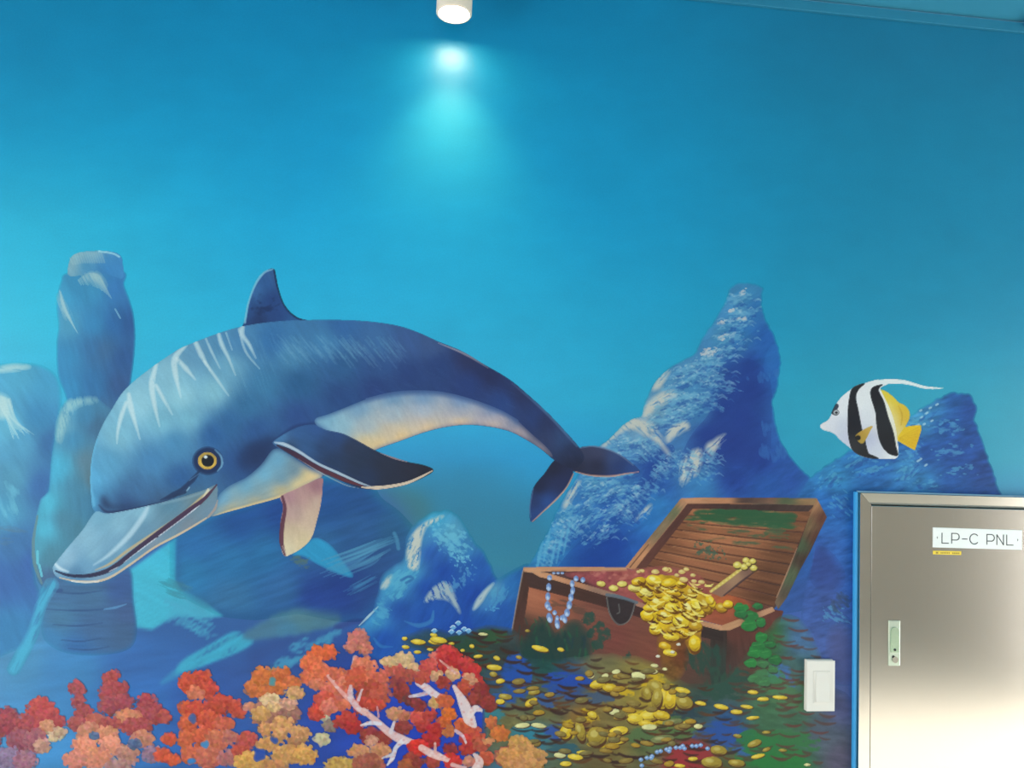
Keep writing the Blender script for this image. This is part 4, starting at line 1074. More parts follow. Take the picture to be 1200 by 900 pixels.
fill([(622, 670), (640, 671), (660, 677), (710, 692), (745, 704), (800, 722), (846, 733), (852, 736), (846, 739), (796, 727), (740, 708), (706, 697), (650, 680), (632, 676)], [(630, 673, 210, 152, 112), (670, 682, 200, 140, 104), (710, 694, 160, 120, 100), (730, 700, 110, 112, 120), (755, 710, 180, 124, 100), (820, 730, 196, 142, 104), (848, 736, 206, 150, 112)], smooth=False, tex=(0.08, 16, 16, 2))
t.part('rim', 0.3)
begin()
fill([(846, 733), (870, 724), (905, 711), (908, 716), (880, 728), (854, 739), (846, 739)], [(860, 730, 200, 148, 108), (900, 714, 206, 152, 116), (880, 722, 150, 110, 84)], smooth=False, tex=(0.08, -20, 16, 2))
t.part('rim', 0.3)
begin()
fill([(711, 700), (728, 702), (744, 706), (742, 718), (736, 728), (727, 733), (719, 728), (713, 716)], (58, 48, 50), 1.0, tex=(0.08, 0, 10, 6))
stroke([(711, 700), (714, 717), (720, 728), (727, 732), (736, 728), (741, 718), (744, 707)], 1.2, (150, 146, 140), 0.65)
stroke([(711, 697), (728, 700), (746, 706)], 3.4, (96, 110, 124), 0.85)
stroke([(725, 708), (726, 717), (723, 719)], 1.2, (130, 128, 124), 0.7)
t.part('latch')
begin()
for x, y, rx, ry in ((690, 725, 8, 9), (702, 735, 7, 8), (709, 745, 8, 10), (700, 755, 8, 7), (735, 768, 5, 7), (692, 742, 6, 6)):
    scumble(x, y, rx, ry, (48, 78, 68), 30, 0.9, 0.18, 4, 5, 4)
scumble(665, 710, 36, 10, (86, 70, 60), 16, 0.5, 0.35, 5, 12, 3)
MP = [[(632, 724), (644, 730), (650, 748), (640, 770), (618, 780), (610, 762), (620, 742)], [(655, 738), (672, 728), (690, 740), (694, 760), (684, 786), (650, 796), (625, 796), (630, 770)]]
for m_ in MP:
    fill(m_, (34, 66, 62), 0.8, soft=4, rag=4)
    cxm, cym = np.mean(m_, axis=0)
    for q in range(46):
        a_ = rng.random() * 6.283; r_ = 34 * math.sqrt(rng.random())
        x, y = cxm + r_ * math.cos(a_), cym + r_ * 0.95 * math.sin(a_)
        L = 4 + rng.random() * 9
        stroke([(x, y), (x + (rng.random() - 0.5) * 7, y + L)], [1.5, 4.5, 2], [(30, 62, 60), (34, 86, 62), (40, 104, 70), (46, 70, 66), (38, 60, 80)][q % 5], 0.6, soft=2)
scumble(824, 772, 22, 26, (44, 76, 66), 80, 0.85, 0.24, 4, 12, 5)
scumble(848, 800, 22, 24, (50, 80, 66), 80, 0.8, 0.26, 4, 12, 5)
t.part('moss_patch', 0.25, kind='stuff')
t.done()

# ------------------------------------------------------------------ red jewels heaped in the chest
t = Thing('painted_red_gem_heap', 'dull red gem heap painted along the back of the chest interior', 'painted gems')
begin()
fill([(660, 672), (700, 670), (740, 668), (775, 664), (800, 668), (822, 676), (830, 690), (850, 698), (868, 702), (880, 712), (840, 712), (800, 705), (760, 700), (720, 690), (690, 682)], [(700, 676, 160, 80, 84), (740, 676, 170, 92, 84), (790, 674, 168, 92, 86), (820, 690, 160, 84, 76), (850, 704, 196, 106, 60), (870, 708, 170, 84, 54)], soft=2, tex=(0.18, 0, 6, 5))
for i in range(60):
    x = 690 + rng.random() * 130; y = 668 + rng.random() * 14 + (x - 690) * 0.08
    ell(x, y, 1.6 + rng.random() * 1.6, 1.2 + rng.random(), (206, 130, 112) if rng.random() < 0.5 else (140, 62, 66), 0, 0.6)
t.part('gem_mass', 0.3)
t.done()

# ------------------------------------------------------------------ sceptre leaning in the lid
t = Thing('painted_sceptre', 'gold knobbed sceptre painted leaning inside the open chest lid', 'painted sceptre')
begin()
fill([(832, 694), (845, 684), (862, 672), (876, 664), (884, 668), (872, 678), (858, 690), (846, 700)], [(845, 690, 150, 110, 90), (860, 678, 170, 130, 100), (878, 668, 130, 96, 84)], smooth=False)
stroke([(848, 698), (868, 682), (884, 670)], [1.6, 2.4, 1.4], (74, 56, 60), 0.8)
stroke([(833, 693), (848, 682), (868, 667)], [3, 4, 3.4], (220, 194, 96), 0.95)
for f in np.linspace(0, 1, 9): ell(834 + 34 * f, 692.5 - 25 * f, 1.2, 1.0, (240, 222, 140), 0, 0.8)
t.part('shaft')
for x, y, r in ((864, 662, 4.4), (874, 656.5, 3.6), (882, 657.5, 3.4), (883, 665.5, 3.8), (872, 664, 4.0), (877, 661, 2.6)):
    begin(); ell(x + 0.8, y + 1.2, r * 1.15, r * 0.95, (90, 70, 44)); ell(x, y, r * 1.1, r * 0.85, (226, 204, 96)); ell(x - 0.8, y - 0.8, r * 0.5, r * 0.35, (246, 234, 160), 0, 0.8)
    t.part('knob')
t.done()

# ------------------------------------------------------------------ bead necklace over the chest rim
t = Thing('painted_bead_necklace', 'pale blue bead necklace painted hanging over the chest front', 'painted necklace')
beads = [(644, 677, 2.8, 3.2, 0), (643, 688, 2.8, 4.6, 0), (642, 699, 2.6, 4.8, 0), (641.5, 709, 3.0, 4.6, 0), (644, 713, 2.6, 3.0, 0), (644, 724, 3.2, 6.0, -12), (650, 718, 2.4, 3.0, 0), (653, 731, 2.8, 6.2, -10), (653, 724, 2.2, 2.6, 0),
         (658, 724, 2.0, 3.0, 0), (661.5, 725, 2.6, 5.4, -14), (664.5, 718, 3.0, 4.8, -4), (667, 709, 3.0, 5.4, 8), (669, 700, 2.8, 5.0, 0), (671, 692, 2.4, 5.0, 4), (670.5, 684, 2.6, 4.2, 0), (675, 678, 2.8, 3.2, 0), (683, 679.5, 2.6, 3.0, 0),
         (649, 671.5, 2.0, 1.4, 0), (654, 671.5, 2.0, 1.4, 0), (659, 671.5, 1.8, 1.4, 0)]
for x, y, rx, ry, a in beads:
    begin(); ell(x, y, rx, ry, (128, 158, 220), a); ell(x - 0.2, y + ry * 0.35, rx * 0.65, ry * 0.5, (206, 222, 244), a, 0.8); ell(x + rx * 0.5, y - ry * 0.3, rx * 0.4, ry * 0.5, (86, 116, 190), a, 0.6)
    t.part('bead')
t.done()

# ------------------------------------------------------------------ seabed strewn with gold daubs
begin()
SB = [(470, 752), (500, 738), (540, 742), (575, 735), (604, 742), (612, 770), (650, 775), (700, 768), (760, 775), (800, 800), (846, 800), (872, 770), (895, 745), (920, 720), (945, 735), (962, 770), (970, 800), (1000, 830), (1004, 960), (480, 960), (560, 880), (560, 800), (510, 770)]
fill(SB, [(520, 760, 44, 76, 96), (560, 765, 50, 74, 62), (600, 790, 36, 78, 150), (590, 770, 60, 66, 58), (640, 780, 34, 76, 70), (660, 800, 40, 76, 140), (620, 815, 96, 98, 66), (700, 785, 124, 116, 74), (680, 800, 54, 84, 140), (640, 830, 116, 108, 64), (600, 850, 128, 120, 76), (630, 865, 60, 120, 140),
          (700, 815, 150, 122, 56), (680, 840, 140, 104, 52), (740, 800, 140, 124, 66), (760, 812, 190, 160, 56), (780, 845, 150, 132, 60), (720, 870, 128, 110, 60), (660, 885, 92, 104, 80), (760, 870, 96, 110, 70), (830, 800, 58, 76, 66), (820, 830, 56, 82, 84), (850, 850, 46, 84, 140),
          (790, 870, 100, 66, 56), (880, 790, 92, 70, 58), (900, 750, 60, 112, 66), (905, 800, 66, 112, 78), (900, 830, 72, 112, 80), (930, 790, 78, 112, 110), (940, 750, 74, 110, 150), (930, 850, 70, 108, 82), (900, 880, 52, 116, 66), (930, 900, 46, 120, 62), (960, 860, 86, 96, 112), (985, 830, 84, 88, 130), (985, 890, 96, 90, 112),
          (850, 890, 90, 96, 64), (800, 890, 150, 70, 60), (700, 900, 110, 96, 62), (550, 930, 60, 80, 120), (760, 940, 80, 80, 80)], soft=4, tex=(0.16, 8, 16, 5), rag=3)
clip_to(SB)
# blue and green ground showing through
for x, y, rx, ry, c in ((664, 797, 24, 7, (42, 78, 170)), (650, 806, 12, 6, (44, 80, 160)), (640, 821, 12, 7, (60, 92, 150)), (605, 795, 14, 26, (42, 84, 168)), (582, 825, 10, 10, (44, 90, 160)), (620, 860, 18, 10, (54, 130, 150)), (845, 860, 30, 12, (48, 86, 160)), (575, 838, 14, 10, (60, 130, 140)), (660, 880, 16, 9, (54, 96, 110)),
                        (870, 880, 16, 6, (60, 100, 160)), (914, 788, 12, 8, (72, 110, 170)), (915, 800, 14, 7, (70, 110, 160)), (850, 800, 26, 18, (48, 80, 70)), (800, 840, 20, 14, (50, 70, 80)), (700, 818, 16, 7, (70, 90, 120)), (672, 815, 10, 6, (60, 84, 140)), (652, 858, 12, 8, (54, 84, 160)), (840, 790, 20, 24, (50, 82, 70)),
                        (790, 852, 22, 12, (90, 120, 70)), (765, 865, 26, 10, (92, 116, 74)), (930, 815, 26, 14, (84, 122, 84)), (905, 890, 34, 16, (48, 124, 64)), (925, 870, 30, 12, (58, 118, 70)), (900, 795, 16, 12, (72, 128, 84)), (888, 870, 20, 12, (52, 122, 70)), (575, 745, 16, 7, (54, 88, 58)), (545, 755, 20, 8, (48, 76, 58))):
    scumble(x, y, rx * 1.3, ry * 1.3, c, 5, 0.9, 0.10, 4, 10, 4)
fill([(785, 880), (800, 870), (820, 868), (835, 880), (840, 905), (780, 905)], (160, 56, 60), 0.9, soft=3)
fill([(570, 905), (590, 890), (606, 905)], (60, 120, 160), 0.6, soft=3)
for x, y, rx, ry in ((768, 802, 26, 16), (780, 822, 18, 18), (756, 842, 26, 11), (772, 846, 18, 10), (710, 804, 18, 8), (690, 838, 16, 10), (664, 856, 12, 14), (700, 864, 16, 14), (730, 812, 14, 8)):
    scumble(x, y, rx, ry, (216, 178, 40), 8, 0.9, 0.26, 5, 7, 3)
# brown crescents: painted shadow marks
BR = [(84, 54, 40), (70, 46, 40), (104, 64, 40), (62, 44, 40)]
def crescent(x, y, w, a, c, th=2.6, op=0.85):
    ca, sa = math.cos(math.radians(a)), math.sin(math.radians(a))
    pts = [(x + ca * u * w - sa * v, y + sa * u * w + ca * v) for u, v in ((-0.5, -w * 0.06), (-0.2, w * 0.04), (0.15, w * 0.05), (0.5, -w * 0.05))]
    stroke(pts, [th * 0.55, th, th * 1.15, th * 0.5], c, op, soft=1.1)
for i in range(430):
    x = 500 + rng.random() * 470; y = 745 + rng.random() * 170
    dens = math.exp(-((x - 690) / 150) ** 2) * 0.9 + 0.45 * (x > 800) + 0.12
    if rng.random() > dens or y < 772 + 0.0 * x and 600 < x < 905 or (x < 600 and y > 860): continue
    crescent(x, y, 10 + rng.random() * 16, (rng.random() - 0.35) * 24, BR[int(rng.random() * 4)] if x < 860 else (96, 62, 52), 1.8 + rng.random() * 2.2, 0.75 if x < 860 else 0.6)
for x, y, w in ((592, 829, 28), (612, 830, 24), (560, 742, 16), (530, 752, 18), (545, 765, 20), (585, 740, 18), (570, 752, 22), (560, 772, 24), (575, 782, 20), (600, 775, 22), (675, 815, 26), (665, 805, 22), (712, 812, 24), (640, 820, 20), (655, 835, 20), (616, 788, 20), (632, 790, 20), (606, 880, 20), (636, 862, 18), (700, 885, 28), (720, 892, 24), (740, 886, 30), (756, 870, 26), (770, 870, 22)):
    crescent(x, y, w, 6, (64, 44, 42), 3.4, 0.9)
for x, y in ((936, 738), (925, 756), (918, 770), (936, 786), (925, 796), (912, 806), (930, 815), (925, 828), (945, 836), (930, 850), (925, 862), (960, 858), (920, 874), (915, 888), (940, 885), (928, 726), (940, 718), (950, 730), (934, 708), (948, 700), (942, 722)):
    crescent(x, y, 16 + rng.random() * 8, 4, (108, 62, 58), 2.6, 0.75)
clip_to(None)
single('painted_seabed', 'mottled olive, green and blue seabed painted below the treasure chest', 'painted seabed', kind='stuff', level=0.3)

# ------------------------------------------------------------------ painted coins, one by one
GOLD = [(228, 190, 50), (214, 172, 44), (240, 204, 64), (196, 152, 42)]
def coin(x, y, rx, ry, ang, c, label, group, rim=(110, 72, 30), hi=0.7, lines=0):
    begin()
    ca, sa = math.cos(math.radians(ang)), math.sin(math.radians(ang))
    def P(u, v): return (x + ca * u * rx - sa * v * ry, y + sa * u * rx + ca * v * ry)
    ell(x + 0.6, y + ry * 0.32, rx * 1.04, ry * 1.04, rim, ang, 0.95)
    pts = []
    for q in range(10):
        a = q * 0.62832; k = 0.92 + 0.14 * rng.random()
        pts.append(P(math.cos(a) * k, math.sin(a) * k))
    lo, hi_ = P(0.3, 0.8), P(-0.3, -0.6)
    fill(pts, [(hi_[0], hi_[1], *np.minimum(np.array(c) * 1.08, 255)), (x, y, *c), (lo[0], lo[1], *(np.array(c) * 0.82))], 1.0, tex=(0.10, ang, 5, 2))
    for k in range(lines):
        f = 0.55 - 0.5 * k
        stroke([P(f, -0.95), P(f + 0.32, 0), P(f, 0.95)], [0.8, 1.7, 0.8], (120, 76, 30), 0.8)
    if min(rx, ry) > 3.6 and not lines:
        stroke([P(-0.55, 0.55), P(0.1, 0.78), P(0.68, 0.40)], [0.5, 1.5, 0.5], tuple(np.array(rim) * 1.15), 0.6)
    if hi > 0:
        hx, hy = P(-0.22, -0.25)
        ell(hx, hy, rx * 0.42, ry * 0.38, (250, 240, 170), ang, hi)
    return single('painted_coin', label, 'painted coin', group, level=0.35)

LCH, GCH = 'round gold coin painted in the heap overflowing the chest rim', 'coins heaped over the chest rim'
# mass of gold behind the coins in the heap
begin()
fill([(742, 690), (752, 680), (772, 674), (795, 676), (806, 686), (820, 692), (836, 705), (834, 718), (822, 724), (822, 745), (818, 765), (806, 762), (800, 742), (786, 746), (776, 738), (768, 728), (758, 722), (756, 706), (746, 698)],
     [(770, 684, 206, 164, 40), (790, 690, 190, 140, 34), (800, 700, 214, 170, 40), (780, 720, 236, 196, 40), (800, 735, 210, 166, 40), (815, 750, 170, 120, 40), (825, 710, 200, 156, 44), (770, 710, 220, 180, 40)], soft=0, tex=(0.22, 20, 7, 4), rag=1.5)
fill([(772, 745), (800, 745), (806, 765), (800, 790), (786, 798), (776, 780)], [(780, 760, 150, 100, 40), (795, 770, 108, 60, 40), (785, 785, 120, 84, 44)], soft=3, tex=(0.25, 0, 6, 4))
single('painted_gold_pour', 'deep yellow mass of gold painted pouring down the chest front', 'painted gold', level=0.3)
heap = [(704, 684, 5.4, 3.0, 8), (719, 689, 5.4, 3.4, 5), (729, 684, 5.8, 3.4, 0), (743, 689, 7.5, 4.0, 10), (757, 693, 7.0, 4.2, 5), (748, 681, 8.5, 4.6, -10), (766, 680, 9, 6.0, 15), (771, 690, 6.0, 4.2, 0), (784, 683, 9, 5, -8), (790, 694, 8.5, 4.2, 10),
        (782, 702, 8, 4.6, 0), (810, 694, 6.5, 6.5, 0), (798, 684, 6, 4, 0), (770, 706, 9.5, 7.2, 10), (788, 712, 10, 5.4, 14), (758, 721, 7.6, 6.2, 20), (762, 712, 8, 4.6, 0), (779, 722, 9.5, 6.6, 25), (798, 728, 10.5, 6.8, 10), (790, 738, 9, 4.6, 8), (768, 737, 7.5, 6.4, 10),
        (806, 714, 14, 8.0, 48), (818, 712, 12, 6.0, 52), (826, 709, 11, 5.2, 55), (833, 705, 9, 4.6, 58), (800, 742, 7.5, 6.0, 10), (787, 746, 9.5, 4.6, 6), (815, 733, 8, 6, 10), (814, 754, 7, 9.5, 0), (779, 757, 7.5, 4.6, 20), (785, 765, 8, 4, 10), (845, 712, 7, 5, 20), (853, 708, 6, 4.6, 0)]
ORD = ['first', 'second', 'third', 'fourth', 'fifth', 'sixth', 'seventh', 'eighth', 'ninth', 'tenth', 'eleventh', 'twelfth', 'thirteenth', 'fourteenth', 'fifteenth', 'sixteenth', 'seventeenth']
def heap_label(k, x, y):
    if k < 5: return f'{ORD[k]} pale coin from the left in the row painted along the chest rim'
    if 21 <= k <= 24: return f'{ORD[k - 21]} leaning coin from the left on the right flank of the painted heap'
    if k == 15: return 'bright yellow coin painted at the far left bulge of the heap, over the front lip'
    if k == 28: return 'upright oval coin painted hanging at the lower right tip of the heap'
    if k == 31: return 'left one of two gold coins painted just left of the green leaves'
    if k == 32: return 'right one of two gold coins painted just left of the green leaves'
    if k == 29: return 'upper of two coins painted at the very bottom of the pouring heap'
    if k == 30: return 'lower of two coins painted at the very bottom of the pouring heap'
    if k == 5: return 'flat gold coin painted at the upper left end of the heap'
    if k == 13: return 'fat round coin painted in the middle left of the heap near the latch'
    part = 'top' if y < 698 else 'middle' if y < 726 else 'lower end'
    return f'round gold coin painted in the {part} of the heap overflowing the chest rim'
for k, (x, y, rx, ry, a) in enumerate(heap):
    pale = k < 5
    coin(x, y, rx, ry, a, (236, 216, 110) if pale else [(240, 198, 40), (226, 180, 36), (246, 208, 56), (204, 158, 40)][k % 4] if k != 15 else (248, 202, 36), heap_label(k, x, y), GCH, rim=(112, 66, 30), hi=0.85 if k in (6, 7, 13, 17, 18, 21) else 0.5, lines=2 if 20 < k < 25 else 0)
HS = rng.random((120, 4))
begin()
for h4 in HS:
    x = 746 + h4[0] * 80; y = 680 + h4[1] * 62
    if abs(x - 785) > 42 - (y - 690) * 0.35: continue
    L = 5 + h4[2] * 9; a = (h4[3] - 0.3) * 0.9
    stroke([(x, y), (x + L * 0.5 * math.cos(a), y + L * 0.5 * math.sin(a) + 1.6), (x + L * math.cos(a), y + L * math.sin(a))], [0.6, 2.2, 0.6], (98, 56, 22) if h4[2] < 0.66 else (254, 236, 130), 0.85)
single('painted_gold_linework', 'loose brown and yellow brush lines painted over the coin heap', 'painted lines', level=0.3, kind='stuff')
for x, y in ((795, 755), (788, 764), (771, 769)):
    coin(x, y, 2.6, 1.5, 0, (246, 238, 214), 'tiny white glinting coin painted falling down the chest front', 'glinting coins falling', rim=(120, 70, 40), hi=0)
for x, y, r in ((752, 669, 3.4), (783, 668, 5), (799, 670, 4.2), (804, 667, 3.6), (793, 674, 3), (812, 674, 3.2), (801, 679, 5), (813, 681, 3.4), (822, 682, 4), (768, 670, 4.6), (780, 667, 4.2), (748, 670, 2.6)):
    coin(x, y, r, r * 0.6, 5, (232, 202, 120), 'small pale gold coin painted among the red gems', 'coins among the red gems', rim=(150, 70, 60), hi=0.5)

# spilled coins: hand-placed bright ones first, then scattered daubs
LSP, GSP = 'gold coin painted lying spilled on the seabed below the chest', 'coins spilled on the seabed'
spill = [(633, 760, 10, 3.2, 15, 2), (657, 761, 4, 2.2, 10, 2), (692, 792, 4, 2.8, 0, 9), (709, 792, 4.4, 2.6, -10, 9), (722, 787, 5, 2.6, -8, 9), (748, 792, 8.5, 4.6, 8, 9), (765, 787, 6, 2.6, 0, 9), (767, 780, 4.4, 2.2, 5, 9), (779, 784, 3, 1.6, 0, 9),
         (700, 802, 9, 5, -5, 0), (715, 806, 9, 4.6, 5, 0), (769, 806, 12, 8, 30, 1), (757, 812, 8, 6, 70, 1), (778, 818, 7, 13, 8, 0), (770, 818, 6, 12, 10, 1), (785, 820, 7, 11, 5, 0), (762, 838, 14, 6.5, -12, 2), (744, 842, 10, 6, 5, 2), (757, 848, 9, 4, 10, 0),
         (775, 838, 10, 5, 10, 0), (802, 823, 10.5, 7.5, 10, 1), (800, 809, 9, 3.2, 12, 2), (694, 838, 5.6, 4.2, 20, 2), (699, 862, 11, 11, -10, 1), (725, 856, 10.5, 5, -5, 2), (724, 869, 9, 3, -6, 2), (720, 834, 6, 3.4, -10, 9), (680, 856, 5.5, 12, -14, 1), (663, 858, 7, 8, 20, 0),
         (631, 850, 9, 2.6, 8, 9), (612, 850, 9, 2.8, -5, 9), (674, 887, 9, 3.2, 8, 2), (684, 882, 8.5, 2.6, 4, 2), (656, 885, 7, 3, 4, 9), (663, 895, 6.5, 3, 0, 2), (592, 816, 8, 3.2, 5, 1), (626, 811, 7, 2.8, -6, 1), (622, 823, 8, 4, -30, 0), (586, 822, 5, 3, 0, 2),
         (579, 782, 9, 3.2, 6, 2), (578, 790, 4.4, 3, 10, 1), (586, 798, 5.2, 2.8, -10, 2), (582, 771, 4, 2.4, 20, 2), (560, 769, 5.4, 1.8, -6, 2), (510, 752, 8.5, 2.8, 6, 2), (508, 744, 4, 2.2, 8, 2), (514, 750, 10, 3.4, 8, 2), (490, 752, 8.5, 3.0, 6, 2), (474, 748, 3, 2, 0, 2), (475, 758, 4.4, 2.2, 5, 2), (489, 764, 4.4, 1.8, 0, 2), (504, 761, 4, 1.4, 5, 2), (529, 754, 3.6, 1.4, 0, 2), (542, 762, 2.4, 1.6, 0, 2), (553, 757, 2.8, 2.2, 20, 2),
         (566, 743, 5.4, 1.6, 4, 9), (608, 770, 3.6, 2, 10, 1), (618, 739, 3, 1.6, 0, 1), (821, 824, 6.5, 2.4, 10, 2), (845, 828, 9, 3, 12, 2), (863, 834, 7.4, 2.6, 4, 2), (875, 828, 7.4, 2.2, 8, 2), (882, 811, 6.4, 2.2, 5, 2), (894, 819, 7, 2.2, 0, 2), (914, 817, 9, 2.2, 4, 2),
         (882, 841, 7.4, 2.0, -5, 2), (801, 848, 7, 2.8, 10, 2), (818, 851, 5, 2.6, 0, 9), (864, 862, 5, 2, 10, 1), (884, 871, 8.4, 3.6, -20, 1), (898, 858, 5, 1.6, 0, 1), (888, 886, 8, 2.4, -12, 2), (898, 878, 5, 2, -20, 1), (917, 879, 4.8, 1.6, 4, 1), (946, 896, 4, 1.4, 0, 9), (842, 879, 9.5, 5.4, 6, 1), (812, 889, 5.4, 2.4, 0, 2), (834, 893, 12, 6.5, 5, 1), (863, 894, 10, 4, 5, 1), (796, 897, 7, 2, 5, 2), (788, 846, 12, 3.8, -8, 3), (776, 866, 14, 4.6, -6, 3), (761, 852, 9, 3.2, 0, 9)]
PALE = (232, 226, 160)
SPECIAL = {(699, 862): 'largest round dull gold coin painted upright in the spill, cream crescent on its rim', (680, 856): 'narrow brown gold coin painted on edge left of the largest spilled coin',
           (778, 818): 'tall gold coin painted on edge, middle of the leaning stack below the pour', (770, 818): 'tall gold coin painted on edge, left in the leaning stack below the pour', (785, 820): 'tall gold coin painted on edge, right in the leaning stack below the pour',
           (802, 823): 'oval olive gold coin painted right beside the leaning coin stack', (633, 760): 'long bright yellow coin painted on the dark green moss of the chest front', (657, 761): 'small yellow coin painted on the green moss right of a longer yellow coin',
           (748, 792): 'pale oval coin painted at the foot of the gold pour', (834, 893): 'wide olive gold coin painted lowest, right of the blue bead string', (842, 879): 'oval olive gold coin painted just right of the blue bead string',
           (946, 896): 'tiny pale coin painted lowest at the far right of the seabed', (618, 739): 'tiny yellow daub coin painted on the left edge of the chest', (914, 817): 'long yellow coin painted nearest the light switch'}
def coin_label(x, y, rx, ry, ci, dim=False):
    if (x, y) in SPECIAL: return SPECIAL[(x, y)]
    tone = 'pale cream' if ci == 9 else 'olive' if ci == 3 else 'bronze' if dim else 'bright yellow' if ci == 2 else 'dull gold' if ci == 1 else 'deep gold'
    size = 'large' if rx > 9.5 else 'small' if rx < 5.2 else 'mid-sized'
    where = ('left of the chest above the scarlet coral' if x < 572 else 'between the scarlet coral and the chest corner' if x < 640 and y < 830 else 'beside the ochre coral' if x < 680 else 'below the gold pour' if x < 800 and y < 860
             else 'near the blue bead string' if x < 860 and y >= 860 else 'right of the pour below the chest corner' if x < 872 else 'on the green seabed below the leaves')
    return f'{size} {tone} coin painted {where}'
for x, y, rx, ry, a, ci in spill:
    c = PALE if ci == 9 else (128, 132, 84) if ci == 3 else GOLD[ci] if ci != 1 else (176, 150, 60)
    if ci == 2 and x < 600: c = (234, 200, 62)
    coin(x, y, rx, ry, a, c, coin_label(x, y, rx, ry, ci), GSP, rim=(88, 56, 38), hi=0.35)
for i in range(90):
    x = 600 + rng.random() * 210; y = 785 + rng.random() * 115
    if rng.random() > math.exp(-((x - 720) / 95) ** 2): continue
    coin(x, y, 4.5 + rng.random() * 4, 2.0 + rng.random() * 1.6, (rng.random() - 0.4) * 20, [(168, 136, 60), (150, 126, 64), (186, 146, 50), (132, 118, 70)][i % 4], coin_label(x, y, 5, 2, 3 if i % 4 in (1, 3) else 0, True), GSP, rim=(84, 54, 40), hi=0.15)

# loose blue beads lower down
t = Thing('painted_bead_string', 'string of small light blue beads painted at the bottom below the chest', 'painted necklace')
for k, (x, y) in enumerate([(751, 890), (758, 888), (764, 886), (763, 888), (770, 881), (774, 880), (781, 878), (785, 877), (784, 880), (792, 876), (797, 876), (802, 877), (800, 874), (811, 874), (816, 874), (821, 873), (829, 877), (752, 897)]):
    begin(); ell(x, y, 2.5, 2.3, (120, 160, 226)); ell(x - 0.5, y - 0.6, 1.2, 0.9, (216, 230, 246), 0, 0.9); t.part('bead')
t.done()
t = Thing('painted_blue_gem_cluster', 'small cluster of pale blue gems painted on the seabed left of the chest', 'painted gems')
for x, y in ((531, 735), (537, 730), (538, 741), (529, 740), (544, 737), (549, 739), (509, 739), (648, 888)):
    if x > 600: continue
    begin()
    fill([(x - 4, y), (x, y - 3), (x + 4.4, y), (x - 0.4, y + 3.4)], (110, 170, 226), 1, smooth=False); stroke([(x - 3, y), (x, y - 2.2), (x + 2, y - 1)], 1.1, (200, 226, 244), 0.9)
    t.part('gem')
t.done()

# ------------------------------------------------------------------ green leaf discs trailing down the chest's right side
LEAVES = [(868, 712, 9, 5), (878, 722, 10, 6), (868, 719, 8, 5), (878, 733, 10, 6), (891, 729, 6, 6), (888, 710, 6, 4), (892, 747, 7.5, 6), (888, 758, 9, 6), (902, 755, 7, 4), (884, 765, 8, 6), (897, 766, 7, 6), (908, 773, 7.5, 6), (880, 777, 8, 5), (893, 778, 7, 4.5), (905, 785, 6, 3.5), (884, 795, 8, 5), (895, 800, 8, 4)]
LORD = sorted(range(len(LEAVES)), key=lambda q: LEAVES[q][1])
for k, (x, y, rx, ry) in enumerate(LEAVES):
    begin()
    ell(x + 0.6, y + 1.4, rx, ry, (60, 60, 50), 10, 0.7)
    fill([(x - rx, y), (x - rx * 0.6, y - ry * 0.8), (x, y - ry), (x + rx * 0.7, y - ry * 0.7), (x + rx, y), (x + rx * 0.6, y + ry * 0.8), (x, y + ry), (x - rx * 0.7, y + ry * 0.7)], (48, 132 - (k % 3) * 8, 66) if k < 13 else (72, 124, 80), 0.95, tex=(0.12, 0, 5, 4), rag=1)
    stroke([(x - rx * 0.6, y - ry * 0.3), (x + rx * 0.4, y - ry * 0.5)], 1, (84, 170, 90), 0.5)
    single('painted_leaf', f'round green leaf, {ORD[LORD.index(k)]} from the top of the trail painted beside the chest', 'painted leaf', 'leaves on the chest side')

# ------------------------------------------------------------------ corals
def clump(x, y, r, c, asp=1.0, var=22, n=None, part='coral_clump', t=None, dark=0.75):
    """one sponge-dabbed tuft of coral"""
    begin()
    base = np.array(c, float)
    k = max(9, int(r * 1.1))
    ph = rng.random() * 6.28
    pts = []
    for q in range(k):
        a = ph + q * 2 * math.pi / k
        rr = r * (0.80 + 0.22 * rng.random())
        pts.append((x + rr * math.cos(a), y + rr * asp * math.sin(a)))
    fill(pts, [(x - r * 0.3, y - r * 0.5, *(np.minimum(base * 1.06 + 4, 255))), (x, y, *base), (x + r * 0.3, y + r * 0.7 * asp, *(base * 0.9))], 1.0, rag=2.4, tex=(0.20, 0, 4, 3.2))
    n = n if n is not None else int(r * r * 0.42) + 8
    for q in range(n):
        a = rng.random() * 6.283; rr = r * math.sqrt(rng.random()) * 1.06
        dx, dy = rr * math.cos(a), rr * asp * math.sin(a)
        lit = 1.0 + 0.10 * (-dy / max(r, 1)) + (rng.random() - 0.5) * 0.34
        cc = np.clip(base * lit + (rng.random(3) - 0.5) * var, 0, 255)
        ell(x + dx, y + dy, 1.2 + rng.random() * 2.0, 1.0 + rng.random() * 1.3, cc, rng.random() * 90, 0.7, soft=1.0)
    t.part(part, 0.4)
def branch(t, pts, w, c=(232, 206, 206), c2=None, op=0.95):
    begin(); stroke(pts, w, c, op, soft=1.6, col2=c2)
    P = spl(pts, False, 6) if len(pts) > 2 else np.array(pts, float)
    for q in range(len(P)):      # ragged dabs of red and cream along the limb
        x, y = P[int(rng.random() * len(P))]
        ww = max(w) * 0.55
        ell(x + (rng.random() - 0.5) * ww * 1.6, y + (rng.random() - 0.5) * ww * 1.6, 0.9 + rng.random() * 1.3, 0.8 + rng.random(), [(230, 160, 150), (246, 230, 226), (224, 130, 122), (244, 220, 216)][q % 4], 0, 0.4)
    t.part('coral_branch', 0.35)

